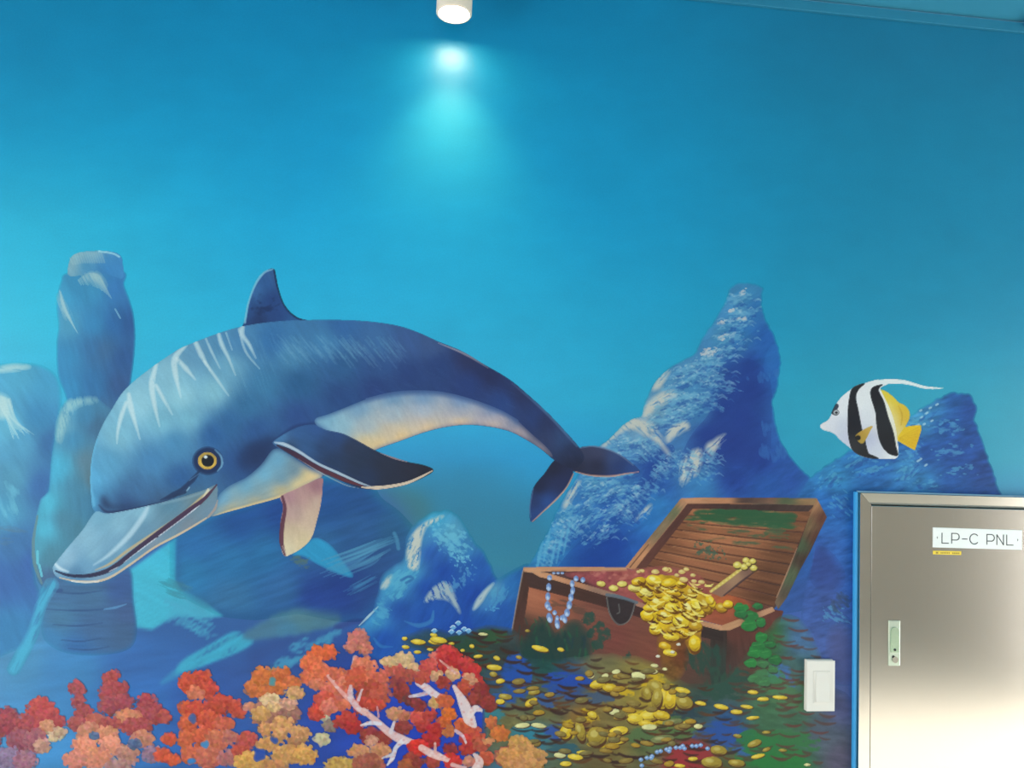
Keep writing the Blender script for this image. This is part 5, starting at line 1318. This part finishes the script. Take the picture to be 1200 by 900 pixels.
GC = 'corals along the bottom of the mural'
t = Thing('painted_coral', 'dark red coral painted in the bottom left corner of the wall', 'painted coral', GC)
for x, y, r, a, c in ((-22, 862, 24, 1.0, (150, 70, 80)), (-20, 890, 22, 1, (150, 92, 110)), (10, 838, 11, 0.9, (150, 70, 80)), (6, 850, 14, 0.9, (156, 72, 80)), (48, 832, 17, 0.95, (186, 78, 76)), (30, 850, 15, 0.9, (168, 78, 82)), (58, 845, 17, 0.9, (178, 76, 78)), (24, 868, 15, 1.0, (150, 82, 94)), (42, 868, 14, 1.0, (170, 100, 108)), (12, 888, 15, 0.9, (140, 116, 146)), (30, 892, 14, 0.9, (160, 108, 124)), (56, 850, 9, 0.7, (206, 140, 110)), (64, 862, 10, 0.7, (206, 176, 140)), (70, 858, 8, 0.7, (196, 160, 130)), (50, 874, 10, 0.8, (190, 140, 124))):
    clump(x, y, r, c, a, t=t)
t.done()
t = Thing('painted_coral', 'maroon two-horned coral with salmon lower tufts painted left of centre bottom', 'painted coral', GC)
for x, y, r, a, c in ((91, 806, 10, 0.9, (166, 80, 84)), (92, 822, 8, 1.2, (164, 78, 82)), (98, 836, 11, 1, (164, 78, 80)), (128, 796, 9, 1, (172, 78, 80)), (135, 790, 6, 0.9, (180, 80, 78)), (130, 812, 14, 0.9, (168, 76, 80)), (142, 806, 9, 0.9, (168, 76, 80)), (128, 826, 13, 0.9, (160, 76, 84)), (146, 824, 11, 1, (158, 74, 82)), (172, 824, 12, 1.0, (170, 74, 80)), (180, 836, 14, 0.9, (164, 74, 80)),
                      (168, 838, 12, 0.9, (166, 76, 82)), (192, 840, 9, 0.9, (176, 80, 76)), (112, 846, 12, 0.8, (186, 100, 86)), (90, 848, 10, 0.9, (168, 84, 84)), (150, 842, 16, 0.7, (206, 130, 96)), (130, 848, 12, 0.7, (170, 82, 78)), (160, 852, 18, 0.6, (172, 80, 80)), (104, 858, 14, 0.8, (196, 128, 104)), (126, 862, 14, 0.8, (206, 136, 104)), (100, 874, 15, 0.8, (226, 140, 112)), (130, 874, 14, 0.8, (224, 142, 116)), (112, 888, 18, 0.7, (212, 132, 106)), (88, 890, 14, 0.8, (206, 128, 110)),
                      (150, 884, 14, 0.8, (186, 130, 112)), (168, 866, 14, 0.7, (196, 126, 104)), (158, 872, 8, 0.7, (90, 104, 150)), (110, 862, 6, 0.6, (90, 110, 150)), (180, 884, 14, 0.7, (150, 116, 136)), (140, 900, 18, 0.6, (170, 124, 120))):
    clump(x, y, r, c, a, t=t)
t.done()
t = Thing('painted_coral', 'tall vermilion coral painted left of the orange coral at the bottom', 'painted coral', GC)
for x, y, r, a, c in ((222, 800, 13, 1.0, (206, 84, 60)), (236, 794, 12, 0.9, (202, 80, 60)), (244, 808, 11, 1, (196, 78, 62)), (230, 812, 10, 0.8, (214, 120, 92)), (218, 830, 9, 0.9, (204, 88, 60)), (232, 834, 14, 0.9, (198, 80, 60)), (254, 826, 15, 0.9, (194, 78, 62)), (272, 826, 11, 0.9, (190, 78, 62)), (280, 836, 8, 0.8, (192, 82, 64)), (246, 844, 14, 0.8, (204, 88, 64)), (220, 848, 11, 1, (202, 92, 62)), (262, 848, 12, 0.8, (204, 98, 76)), (236, 862, 14, 0.8, (206, 96, 68)),
                      (218, 866, 10, 1, (206, 100, 68)), (254, 868, 14, 0.9, (200, 110, 84)), (270, 864, 10, 0.9, (186, 110, 96)), (198, 866, 9, 0.8, (206, 86, 62)), (190, 884, 10, 0.8, (210, 88, 62)), (202, 890, 9, 0.8, (214, 92, 62)), (226, 884, 14, 0.8, (206, 104, 76)), (246, 888, 16, 0.8, (196, 106, 86)), (266, 888, 12, 0.8, (176, 108, 104)), (284, 880, 12, 0.8, (190, 84, 66)), (290, 866, 12, 0.7, (192, 86, 76))):
    clump(x, y, r, c, a, t=t)
for gx, gy, ga, gb, gc in ((241, 872, 6, 4.4, (66, 140, 210)), (225, 891, 5, 4.6, (50, 130, 216)), (226, 842, 5, 5, (70, 100, 170))):
    begin(); fill([(gx + ga * math.cos(q) * (0.7 + 0.6 * rng.random()), gy + gb * math.sin(q) * (0.7 + 0.6 * rng.random())) for q in np.linspace(0, 6.283, 8, endpoint=False)], gc, 0.95, soft=1, rag=1.5); t.part('water_gap', 0.4)
t.done()
t = Thing('painted_coral', 'orange and ochre tufted coral painted between vermilion and pink corals', 'painted coral', GC)
for x, y, r, a, c in ((298, 806, 13, 0.8, (206, 112, 66)), (308, 792, 12, 0.9, (210, 116, 64)), (330, 792, 12, 0.9, (206, 106, 62)), (342, 800, 10, 0.9, (204, 110, 66)), (322, 806, 12, 0.8, (206, 110, 64)), (310, 812, 11, 0.7, (204, 112, 66)), (295, 828, 9, 0.5, (212, 140, 110)), (316, 838, 22, 0.9, (166, 112, 92)), (340, 836, 12, 1.1, (158, 108, 94)), (316, 820, 11, 0.7, (224, 186, 142)), (320, 828, 8, 0.6, (226, 178, 128)), (338, 824, 10, 0.7, (214, 156, 130)), (345, 812, 11, 0.7, (210, 156, 106)),
                      (306, 836, 11, 0.7, (212, 156, 96)), (312, 854, 9, 0.9, (208, 146, 94)), (332, 850, 13, 0.8, (210, 150, 96)), (328, 862, 9, 0.9, (206, 146, 96)), (352, 860, 12, 0.9, (206, 146, 98)), (346, 872, 10, 0.7, (176, 122, 86)), (314, 872, 13, 0.6, (206, 146, 88)), (336, 884, 18, 0.6, (206, 148, 90)), (358, 884, 14, 0.8, (214, 156, 86)), (296, 894, 22, 0.6, (212, 156, 86)), (322, 900, 16, 0.6, (190, 132, 86)), (378, 866, 10, 0.7, (190, 176, 140)), (386, 850, 9, 0.9, (150, 124, 110)), (380, 838, 7, 0.8, (196, 182, 150)), (400, 896, 20, 0.4, (196, 152, 84))):
    clump(x, y, r, c, a, t=t)
for gx, gy, ga, gb, gc in ((304, 884, 8, 8, (44, 78, 186)), (321, 867, 6, 4, (44, 80, 180)), (319, 798, 3.6, 5.4, (84, 150, 160))):
    begin(); fill([(gx + ga * math.cos(q) * (0.7 + 0.6 * rng.random()), gy + gb * math.sin(q) * (0.7 + 0.6 * rng.random())) for q in np.linspace(0, 6.283, 8, endpoint=False)], gc, 0.95, soft=1, rag=1.5); t.part('water_gap', 0.4)
t.done()
t = Thing('painted_coral', 'salmon pink coral on forked white branches painted mid bottom', 'painted coral', GC)
branch(t, [(416, 770), (412, 792), (411, 810), (414, 822)], [5, 5, 6, 4], (206, 180, 190), op=0.85)
for x, y, r, a, c in ((372, 766, 11, 0.9, (226, 104, 62)), (386, 764, 10, 0.9, (222, 100, 62)), (366, 778, 13, 0.9, (228, 110, 72)), (378, 790, 14, 0.8, (222, 110, 78)), (360, 794, 9, 0.8, (218, 112, 76)), (372, 802, 10, 0.6, (212, 116, 90)), (420, 748, 12, 0.9, (200, 116, 104)), (412, 758, 8, 0.8, (202, 120, 106)), (428, 760, 9, 0.8, (206, 120, 100)), (396, 794, 13, 0.9, (210, 108, 82)), (404, 802, 10, 0.8, (214, 120, 90)), (390, 812, 16, 0.8, (216, 112, 90)),
                      (380, 820, 12, 0.8, (206, 88, 70)), (372, 834, 11, 0.9, (206, 78, 62)), (386, 828, 10, 0.9, (220, 120, 100)), (402, 826, 9, 0.7, (214, 112, 84)), (426, 782, 15, 0.9, (220, 122, 92)), (420, 796, 16, 0.9, (200, 90, 66)), (442, 798, 14, 1, (206, 104, 80)), (434, 812, 16, 0.9, (170, 74, 58)), (446, 816, 12, 1, (186, 88, 70)), (424, 826, 12, 0.9, (186, 70, 58)), (440, 826, 10, 0.8, (196, 76, 62)), (408, 844, 13, 0.8, (186, 62, 56)), (414, 852, 10, 0.8, (172, 54, 52)), (398, 846, 8, 0.8, (180, 66, 58)), (434, 862, 12, 0.8, (150, 62, 58)), (448, 866, 11, 0.8, (150, 64, 58)),
                      (462, 782, 12, 0.9, (206, 100, 84)), (456, 775, 10, 0.6, (218, 176, 124)), (474, 772, 10, 0.9, (220, 180, 132)), (484, 784, 8, 0.9, (214, 170, 126)), (476, 792, 12, 0.8, (176, 84, 70)), (466, 800, 10, 0.7, (150, 70, 66)), (464, 836, 10, 0.8, (206, 142, 104)), (474, 840, 8, 0.8, (186, 110, 84)), (472, 852, 10, 0.8, (150, 66, 60)), (470, 812, 10, 1.0, (150, 62, 56)), (480, 820, 8, 0.8, (120, 60, 60)),
                      (436, 868, 8, 0.7, (206, 146, 118)), (420, 880, 12, 0.7, (206, 142, 100)), (446, 880, 12, 0.7, (206, 140, 100)), (432, 894, 18, 0.6, (170, 96, 76))):
    clump(x, y, r, c, a, t=t)
branch(t, [(384, 792), (396, 806), (408, 818), (418, 824)], [3, 4, 6, 5], (240, 170, 160))
branch(t, [(411, 804), (410, 816), (418, 828), (428, 836)], [4, 6, 7, 6], (226, 190, 194))
branch(t, [(424, 808), (420, 820)], [2, 4], (226, 196, 200))
branch(t, [(426, 832), (440, 844), (456, 858), (470, 866), (486, 870)], [6, 8, 9, 11, 6], (234, 180, 170), (238, 208, 204))
branch(t, [(442, 828), (444, 840)], [2, 5, 2], (226, 160, 166))
branch(t, [(423, 850), (434, 847), (446, 848)], [2, 5, 4], (226, 222, 232))
branch(t, [(462, 846), (458, 858)], [3, 5], (222, 208, 214))
branch(t, [(472, 868), (464, 876), (460, 888), (454, 896)], [6, 5, 5, 2], (228, 220, 226))
branch(t, [(460, 884), (448, 888)], [4, 1.5], (214, 206, 214))
t.done()
t = Thing('painted_coral', 'scarlet coral with white forked branches painted beside the seabed coins', 'painted coral', GC)
branch(t, [(490, 800), (500, 806), (510, 814), (520, 818)], [7, 9, 9, 6], (236, 208, 206))
branch(t, [(480, 816), (492, 814), (502, 812)], [3, 5, 4], (206, 196, 214))
for x, y, r, a, c in ((512, 770, 9, 0.9, (212, 110, 96)), (524, 768, 13, 0.9, (196, 60, 58)), (534, 776, 12, 0.9, (186, 52, 54)), (522, 782, 8, 0.7, (186, 58, 54)), (502, 782, 11, 0.9, (200, 84, 74)), (494, 794, 9, 0.8, (186, 80, 68)), (552, 786, 11, 1.1, (196, 56, 56)), (546, 776, 8, 0.8, (200, 66, 62)), (558, 798, 8, 0.9, (190, 60, 58)), (512, 792, 8, 0.8, (216, 160, 120)), (530, 790, 9, 0.8, (214, 164, 120)), (550, 796, 9, 0.7, (208, 146, 110)), (520, 800, 9, 0.8, (160, 66, 56)), (543, 806, 10, 0.9, (190, 80, 62)),
                      (564, 812, 11, 1, (140, 58, 54)), (572, 824, 9, 1, (150, 62, 56)), (556, 820, 9, 0.8, (150, 66, 60)), (510, 824, 8, 0.8, (212, 160, 104)), (522, 822, 10, 1, (206, 100, 66)), (526, 838, 9, 0.9, (222, 110, 48)), (520, 846, 8, 0.7, (210, 100, 54)), (490, 842, 10, 0.9, (206, 84, 74)), (504, 838, 8, 0.9, (190, 70, 64)), (496, 850, 9, 0.8, (180, 62, 58)), (510, 856, 10, 0.8, (178, 52, 50)), (526, 856, 8, 0.9, (196, 110, 66)), (490, 826, 9, 0.8, (140, 60, 60)), (504, 868, 11, 0.8, (176, 50, 50)), (490, 876, 12, 0.8, (212, 54, 48)),
                      (544, 850, 11, 0.9, (206, 96, 62)), (556, 862, 11, 0.9, (196, 84, 60)), (548, 876, 10, 0.8, (178, 60, 54)), (564, 872, 9, 1, (190, 90, 70)), (576, 846, 8, 0.8, (206, 110, 66)), (586, 860, 11, 0.8, (212, 116, 60)), (572, 868, 6, 0.5, (222, 146, 100)), (528, 878, 8, 0.9, (150, 56, 58)), (530, 892, 11, 0.8, (206, 60, 54)), (508, 892, 9, 0.9, (170, 70, 60)), (484, 892, 12, 0.8, (150, 66, 56)), (570, 888, 9, 0.9, (200, 90, 64)), (592, 886, 12, 0.9, (176, 92, 76)), (550, 892, 8, 0.8, (206, 130, 110)), (476, 896, 9, 0.7, (170, 90, 60)), (546, 866, 7, 0.8, (206, 70, 60))):
    clump(x, y, r, c, a, t=t)
branch(t, [(532, 804), (538, 814), (544, 826), (550, 842), (556, 850)], [4, 8, 13, 14, 6], (240, 214, 208))
branch(t, [(550, 838), (557, 830), (564, 832)], [7, 8, 3], (240, 220, 216))
branch(t, [(534, 856), (542, 862), (546, 870)], [4, 4, 2], (214, 190, 206))
branch(t, [(494, 876), (504, 882), (514, 886), (524, 890)], [8, 9, 9, 5], (240, 196, 186))
branch(t, [(510, 870), (510, 880)], [2, 4], (226, 170, 160))
branch(t, [(556, 884), (562, 892), (558, 902)], [4, 9, 12], (240, 206, 200))
branch(t, [(530, 896), (545, 900)], [5, 4], (230, 180, 176))
branch(t, [(516, 774), (530, 785), (536, 790)], [1.5, 4, 2], (216, 150, 136))
t.done()
t = Thing('painted_coral', 'ochre bushy coral painted at the bottom between scarlet coral and coins', 'painted coral', GC)
for x, y, r, a, c in ((608, 872, 12, 0.9, (206, 148, 84)), (618, 880, 13, 0.8, (196, 140, 84)), (598, 888, 16, 0.8, (206, 144, 84)), (624, 892, 15, 0.8, (206, 146, 90)), (606, 900, 16, 0.7, (196, 136, 86)), (632, 884, 8, 0.8, (200, 146, 92))):
    clump(x, y, r, c, a, t=t)
t.done()

# ================================================================== REAL THINGS ON THE WALL
# ------------------------------------------------------------------ stainless panel cabinet
DX0, DX1, DZ0, DZ1 = 1.0515, 1.72, 0.14, 1.600
FW, FD = 0.028, 0.022       # frame width and depth
cab = empty('panel_cabinet', ((DX0 + DX1) / 2, 0, DZ0))
tag(cab, 'brushed stainless steel electrical panel cabinet with white nameplate, set in the wall', 'cabinet')
o = (cab.location.x, 0, cab.location.z)
def frame_bar(pts_out, pts_in, slope):
    """one mitred frame bar: flat outer lip falling away towards the door"""
    bm = bmesh.new()
    (a0, b0), (a1, b1) = pts_out, pts_in
    ring = []
    FD = 0.022 if slope else 0.0185
    for (x, z), (xi, zi) in ((a0, a1), (b0, b1)):
        mx, mz = xi * 0.8 + x * 0.2, zi * 0.8 + z * 0.2
        ring.append([bm.verts.new(p) for p in ((x - o[0], -0.0005, z - o[2]), (x - o[0], -FD, z - o[2]), (mx - o[0], -FD + 0.0035 * slope, mz - o[2]), (xi - o[0], -FD + 0.008 * slope, zi - o[2]), (xi - o[0], -0.0005, zi - o[2]))])
    n = 5
    for k in range(n): bm.faces.new((ring[0][k], ring[0][(k + 1) % n], ring[1][(k + 1) % n], ring[1][k]))
    bm.faces.new(ring[0]); bm.faces.new(ring[1][::-1])
    return bm_obj('frame_bar', bm, M_STEEL2 if slope else M_STEEL, cab)
O = [(DX0, DZ0), (DX1, DZ0), (DX1, DZ1), (DX0, DZ1)]
I = [(DX0 + FW, DZ0 + FW), (DX1 - FW, DZ0 + FW), (DX1 - FW, DZ1 - FW), (DX0 + FW, DZ1 - FW)]
for k in range(4):
    frame_bar((O[k], O[(k + 1) % 4]), (I[k], I[(k + 1) % 4]), 1.0 if k in (0, 2) else 0.0)
g = 0.0022
box_obj('door', DX0 + FW + g, DX1 - FW - g, -0.0165, -0.001, DZ0 + FW + g, DZ1 - FW - g, M_STEEL, cab, bevel=0.0012, off=o)
box_obj('door_gap', DX0 + FW - 0.002, DX1 - FW + 0.002, -0.006, -0.0006, DZ0 + FW - 0.002, DZ1 - FW + 0.002, M_DARKGAP, cab, off=o)
# flush lock
yF = -0.0165
hx0, hz1 = 1.1415, 1.2865
lk0 = at(1041, 727, yF); lk1 = at(1054, 780, yF)
hx0, hx1, hz1, hz0 = lk0[0], lk1[0], lk0[2], lk1[2]
lock = box_obj('flush_lock', hx0, hx1, yF - 0.0025, yF + 0.001, hz0, hz1, M_ZINC, cab, bevel=0.0008, off=o)
cx = (hx0 + hx1) / 2
lh = hz1 - hz0
bm = bmesh.new()
ring = []
w2 = (hx1 - hx0) * 0.34
za, zb = hz0 + lh * 0.30, hz1 - lh * 0.14
pts = [(cx - w2, za), (cx + w2, za)] + [(cx + w2 * math.cos(a), zb + w2 * math.sin(a) - w2) for a in np.linspace(0, math.pi, 9)]
f1 = [bm.verts.new((x - o[0], yF - 0.0025, z - o[2])) for x, z in pts]; f2 = [bm.verts.new((x - o[0], yF - 0.0045, z - o[2])) for x, z in pts]
bm.faces.new(f2)
for k in range(len(pts)): bm.faces.new((f1[k], f1[(k + 1) % len(pts)], f2[(k + 1) % len(pts)], f2[k]))
bm_obj('lever', bm, mat('pale_green_zinc', (186, 206, 178), 0.25, metal=0.75, noise=0.08, nscale=150), lock)
def disc(name, x, z, r, y0, y1, m, parent):
    bm = bmesh.new()
    prof = [(0.00001, y0), (r, y0), (r, y1), (0.00001, y1)]
    lathe(bm, prof, 20)
    for v in bm.verts:
        v.co = Vector((v.co.x + x - o[0], v.co.z, v.co.y + z - o[2]))
    return bm_obj(name, bm, m, parent)
disc('key_cylinder', cx + 0.001, hz0 + lh * 0.14, w2 * 0.75, yF - 0.0025, yF - 0.005, M_STEEL2, lock)
disc('pin', cx, hz0 + lh * 0.36, w2 * 0.3, yF - 0.0044, yF - 0.0052, M_DARKGAP, lock)
disc('screw', cx - 0.003, hz0 + lh * 0.20, w2 * 0.35, yF - 0.0025, yF - 0.0034, M_DARKGAP, lock)

# nameplate with engraved letters
c00 = at(1093, 618, yF); c10 = at(1197, 621.3, yF); c01 = at(1092.6, 641.3, yF)
ux = (c10 - c00); PW = float(np.linalg.norm(ux)); ux = ux / PW
uz = (c00 - c01); PHt = float(np.linalg.norm(uz)); uz = np.array([-ux[2], 0, ux[0]])
def plate_pt(u, v, y): p = c00 + ux * u * PW - uz * v * PHt; return (p[0] - o[0], y, p[2] - o[2])
def quad_slab(name, cs, y0, y1, m, parent):
    bm = bmesh.new()
    a = [bm.verts.new((c[0], y0, c[2])) for c in cs]; b = [bm.verts.new((c[0], y1, c[2])) for c in cs]
    bm.faces.new(a); bm.faces.new(b[::-1])
    for k in range(4): bm.faces.new((a[k], a[(k + 1) % 4], b[(k + 1) % 4], b[k]))
    return bm_obj(name, bm, m, parent)
plate = quad_slab('nameplate', [plate_pt(0, 0, 0), plate_pt(1, 0, 0), plate_pt(1, 1, 0), plate_pt(0, 1, 0)], yF - 0.002, yF + 0.0005, M_PLATE, cab)
plate['label'] = 'white engraved nameplate reading LP-C PNL'
def letter(name, lines, w=0.0022):
    bm = bmesh.new()
    for pts in lines:
        P = [np.array(plate_pt(u, v, 0)) for u, v in pts]
        for i in range(len(P) - 1):
            a, b = P[i], P[i + 1]
            d = b - a; n = np.linalg.norm(d); d = d / n
            s = np.array([-d[2], 0, d[0]]) * w / 2; e = d * w * 0.35
            q = [a - e + s, b + e + s, b + e - s, a - e - s]
            f = [bm.verts.new((p[0], yF - 0.0016, p[2])) for p in q]; g2 = [bm.verts.new((p[0], yF - 0.0024, p[2])) for p in q]
            bm.faces.new(f); bm.faces.new(g2[::-1])
            for k in range(4): bm.faces.new((f[k], f[(k + 1) % 4], g2[(k + 1) % 4], g2[k]))
    return bm_obj(name, bm, M_LETTER, plate)
T0, T1 = 0.265, 0.77
def L_(x): return [[(x, T0), (x, T1), (x + 0.072, T1)]]
def P_(x):
    m = 0.60
    arc = [(x, T0), (x + 0.05, T0)] + [(x + 0.05 + 0.034 * math.sin(a), (T0 + m) / 2 - (m - T0) / 2 * math.cos(a)) for a in np.linspace(0.3, math.pi - 0.3, 7)] + [(x + 0.05, m), (x, m)]
    return [[(x, T0), (x, T1)], arc]
def C_(x): return [[(x + 0.05 + 0.05 * math.cos(a), (T0 + T1) / 2 + (T1 - T0) / 2 * math.sin(a)) for a in np.linspace(-0.75, -2 * math.pi + 0.75, 18)]]
letter('letter_l', L_(0.098)); letter('letter_p', P_(0.206)); letter('hyphen', [[(0.325, 0.53), (0.378, 0.53)]])
letter('letter_c', C_(0.409)); letter('letter_p', P_(0.601)); letter('letter_n', [[(0.713, T1), (0.713, T0), (0.788, T1), (0.788, T0)]]); letter('letter_l', L_(0.825))
for u in (0.045, 0.95):
    letter('screw_mark', [[(u - 0.006, 0.5), (u + 0.006, 0.5)], [(u, 0.45), (u, 0.55)]], 0.0008)
# yellow label tape
t0 = at(1093.2, 645.3, yF); t1 = at(1126.4, 646, yF); t2 = at(1126.2, 650.4, yF); t3 = at(1093.2, 649.6, yF)
def rel(p): return (p[0] - o[0], p[1], p[2] - o[2])
tape = quad_slab('label_tape', [rel(t0), rel(t1), rel(t2), rel(t3)], yF - 0.0005, yF + 0.0003, M_YELLOW, cab)
tape['label'] = 'small yellow label tape below the nameplate'
def mark(u0, u1, v0, v1):
    def q(u, v): return tuple(np.array(rel(t0)) * (1 - u) * (1 - v) + np.array(rel(t1)) * u * (1 - v) + np.array(rel(t2)) * u * v + np.array(rel(t3)) * (1 - u) * v)
    return quad_slab('print_mark', [q(u0, v0), q(u1, v0), q(u1, v1), q(u0, v1)], yF - 0.0007, yF - 0.0003, M_TAPEINK, tape)
mark(0.10, 0.18, 0.28, 0.76)
for k in range(6): mark(0.27 + k * 0.056, 0.27 + k * 0.056 + 0.038, 0.36, 0.72)
for k in range(5): mark(0.68 + k * 0.054, 0.68 + k * 0.054 + 0.038, 0.36, 0.76)

# bright blue painted edge along the frame's left and top returns
bm = bmesh.new()
add_box(bm, DX0 - 0.0085, DX0 - 0.0003, -0.012, 0.0, DZ0, DZ1 + 0.002, 0.003)
struct(bm_obj('trim_2', bm, M_CAULK))
bm = bmesh.new()
add_box(bm, DX0, DX1, -0.006, 0.0, DZ1 + 0.0002, DZ1 + 0.004, 0.001)
struct(bm_obj('trim_3', bm, mat('pale_caulk_line', (150, 190, 215), 0.5, noise=0.05)))

# ------------------------------------------------------------------ light switch
s0 = at(945.5, 774, -0.01); s1 = at(978, 833.5, -0.01)
sx0, sx1, sz1, sz0 = s0[0], s1[0], s0[2], s1[2]
sw = empty('light_switch', ((sx0 + sx1) / 2, 0, sz0))
tag(sw, 'white rocker light switch with rectangular cover plate beside the steel cabinet', 'switch')
so = tuple(sw.location)
box_obj('cover_plate', sx0, sx1, -0.011, -0.0075, sz0, sz1, M_SWITCH, sw, bevel=0.003, off=so)
box_obj('backing_frame', sx0 - 0.0012, sx1 - 0.004, -0.008, -0.0002, sz0 + 0.001, sz1 + 0.0015, M_SWITCH, sw, bevel=0.001, off=so)
w = sx1 - sx0; h = sz1 - sz0
box_obj('rocker_surround', sx0 + w * 0.24, sx1 - w * 0.17, -0.0125, -0.010, sz0 + h * 0.165, sz1 - h * 0.20, M_SWITCH, sw, bevel=0.001, off=so)
bm = bmesh.new()
add_box(bm, sx0 + w * 0.30 - so[0], sx1 - w * 0.22 - so[0], -0.0155, -0.011, sz0 + h * 0.19 - so[2], sz1 - h * 0.225 - so[2], 0.0012)
for v in bm.verts:
    if v.co.y < -0.014 and v.co.z > h * 0.5: v.co.y += 0.0022
bm_obj('rocker', bm, M_SWITCH, sw)

# ------------------------------------------------------------------ cylinder downlight hanging from the ceiling
LY = -0.100
lp0 = at(532, 17, LY)
lamp = empty('cylinder_downlight', (lp0[0], LY, lp0[2]))
tag(lamp, 'white cylindrical surface downlight glowing above the mural', 'lamp')
topz = Z1 - lp0[2]
bm = bmesh.new()
R = 0.0405
rings = lathe(bm, [(0.034, 0.006), (0.0355, 0.0), (0.0385, 0.0), (R, 0.002), (R, topz - 0.002), (0.001, topz - 0.001)], 48)
bm_obj('housing', bm, M_LAMP, lamp, smooth=False)
bm = bmesh.new(); lathe(bm, [(0.0355, 0.0005), (0.0375, -0.0012), (0.0395, 0.0002), (0.0385, 0.003)], 48)
bm_obj('trim_ring', bm, M_LAMP, lamp, smooth=True)
bm = bmesh.new(); lathe(bm, [(0.00005, 0.0016), (0.018, 0.002), (0.0345, 0.004)], 48)
bm_obj('lens', bm, M_LENS, lamp, smooth=True)
sp = bpy.data.lights.new('downlight_beam', 'SPOT')
sp.energy = 15.0; sp.spot_size = math.radians(92); sp.spot_blend = 1.0; sp.shadow_soft_size = 0.03; sp.color = (1.0, 0.58, 0.24)
spo = bpy.data.objects.new('downlight_beam', sp); COL.objects.link(spo)
spo.location = (lp0[0], LY, lp0[2] - 0.006)

# dark painted beam end where the ceiling meets the far corner
b0 = at(1190, 22, -0.01)
struct(box_obj('trim_4', 1.500, X1, -0.16, -0.011, 2.828, Z1, mat('deep_blue_beam_paint', (30, 105, 150), 0.6, noise=0.05)))
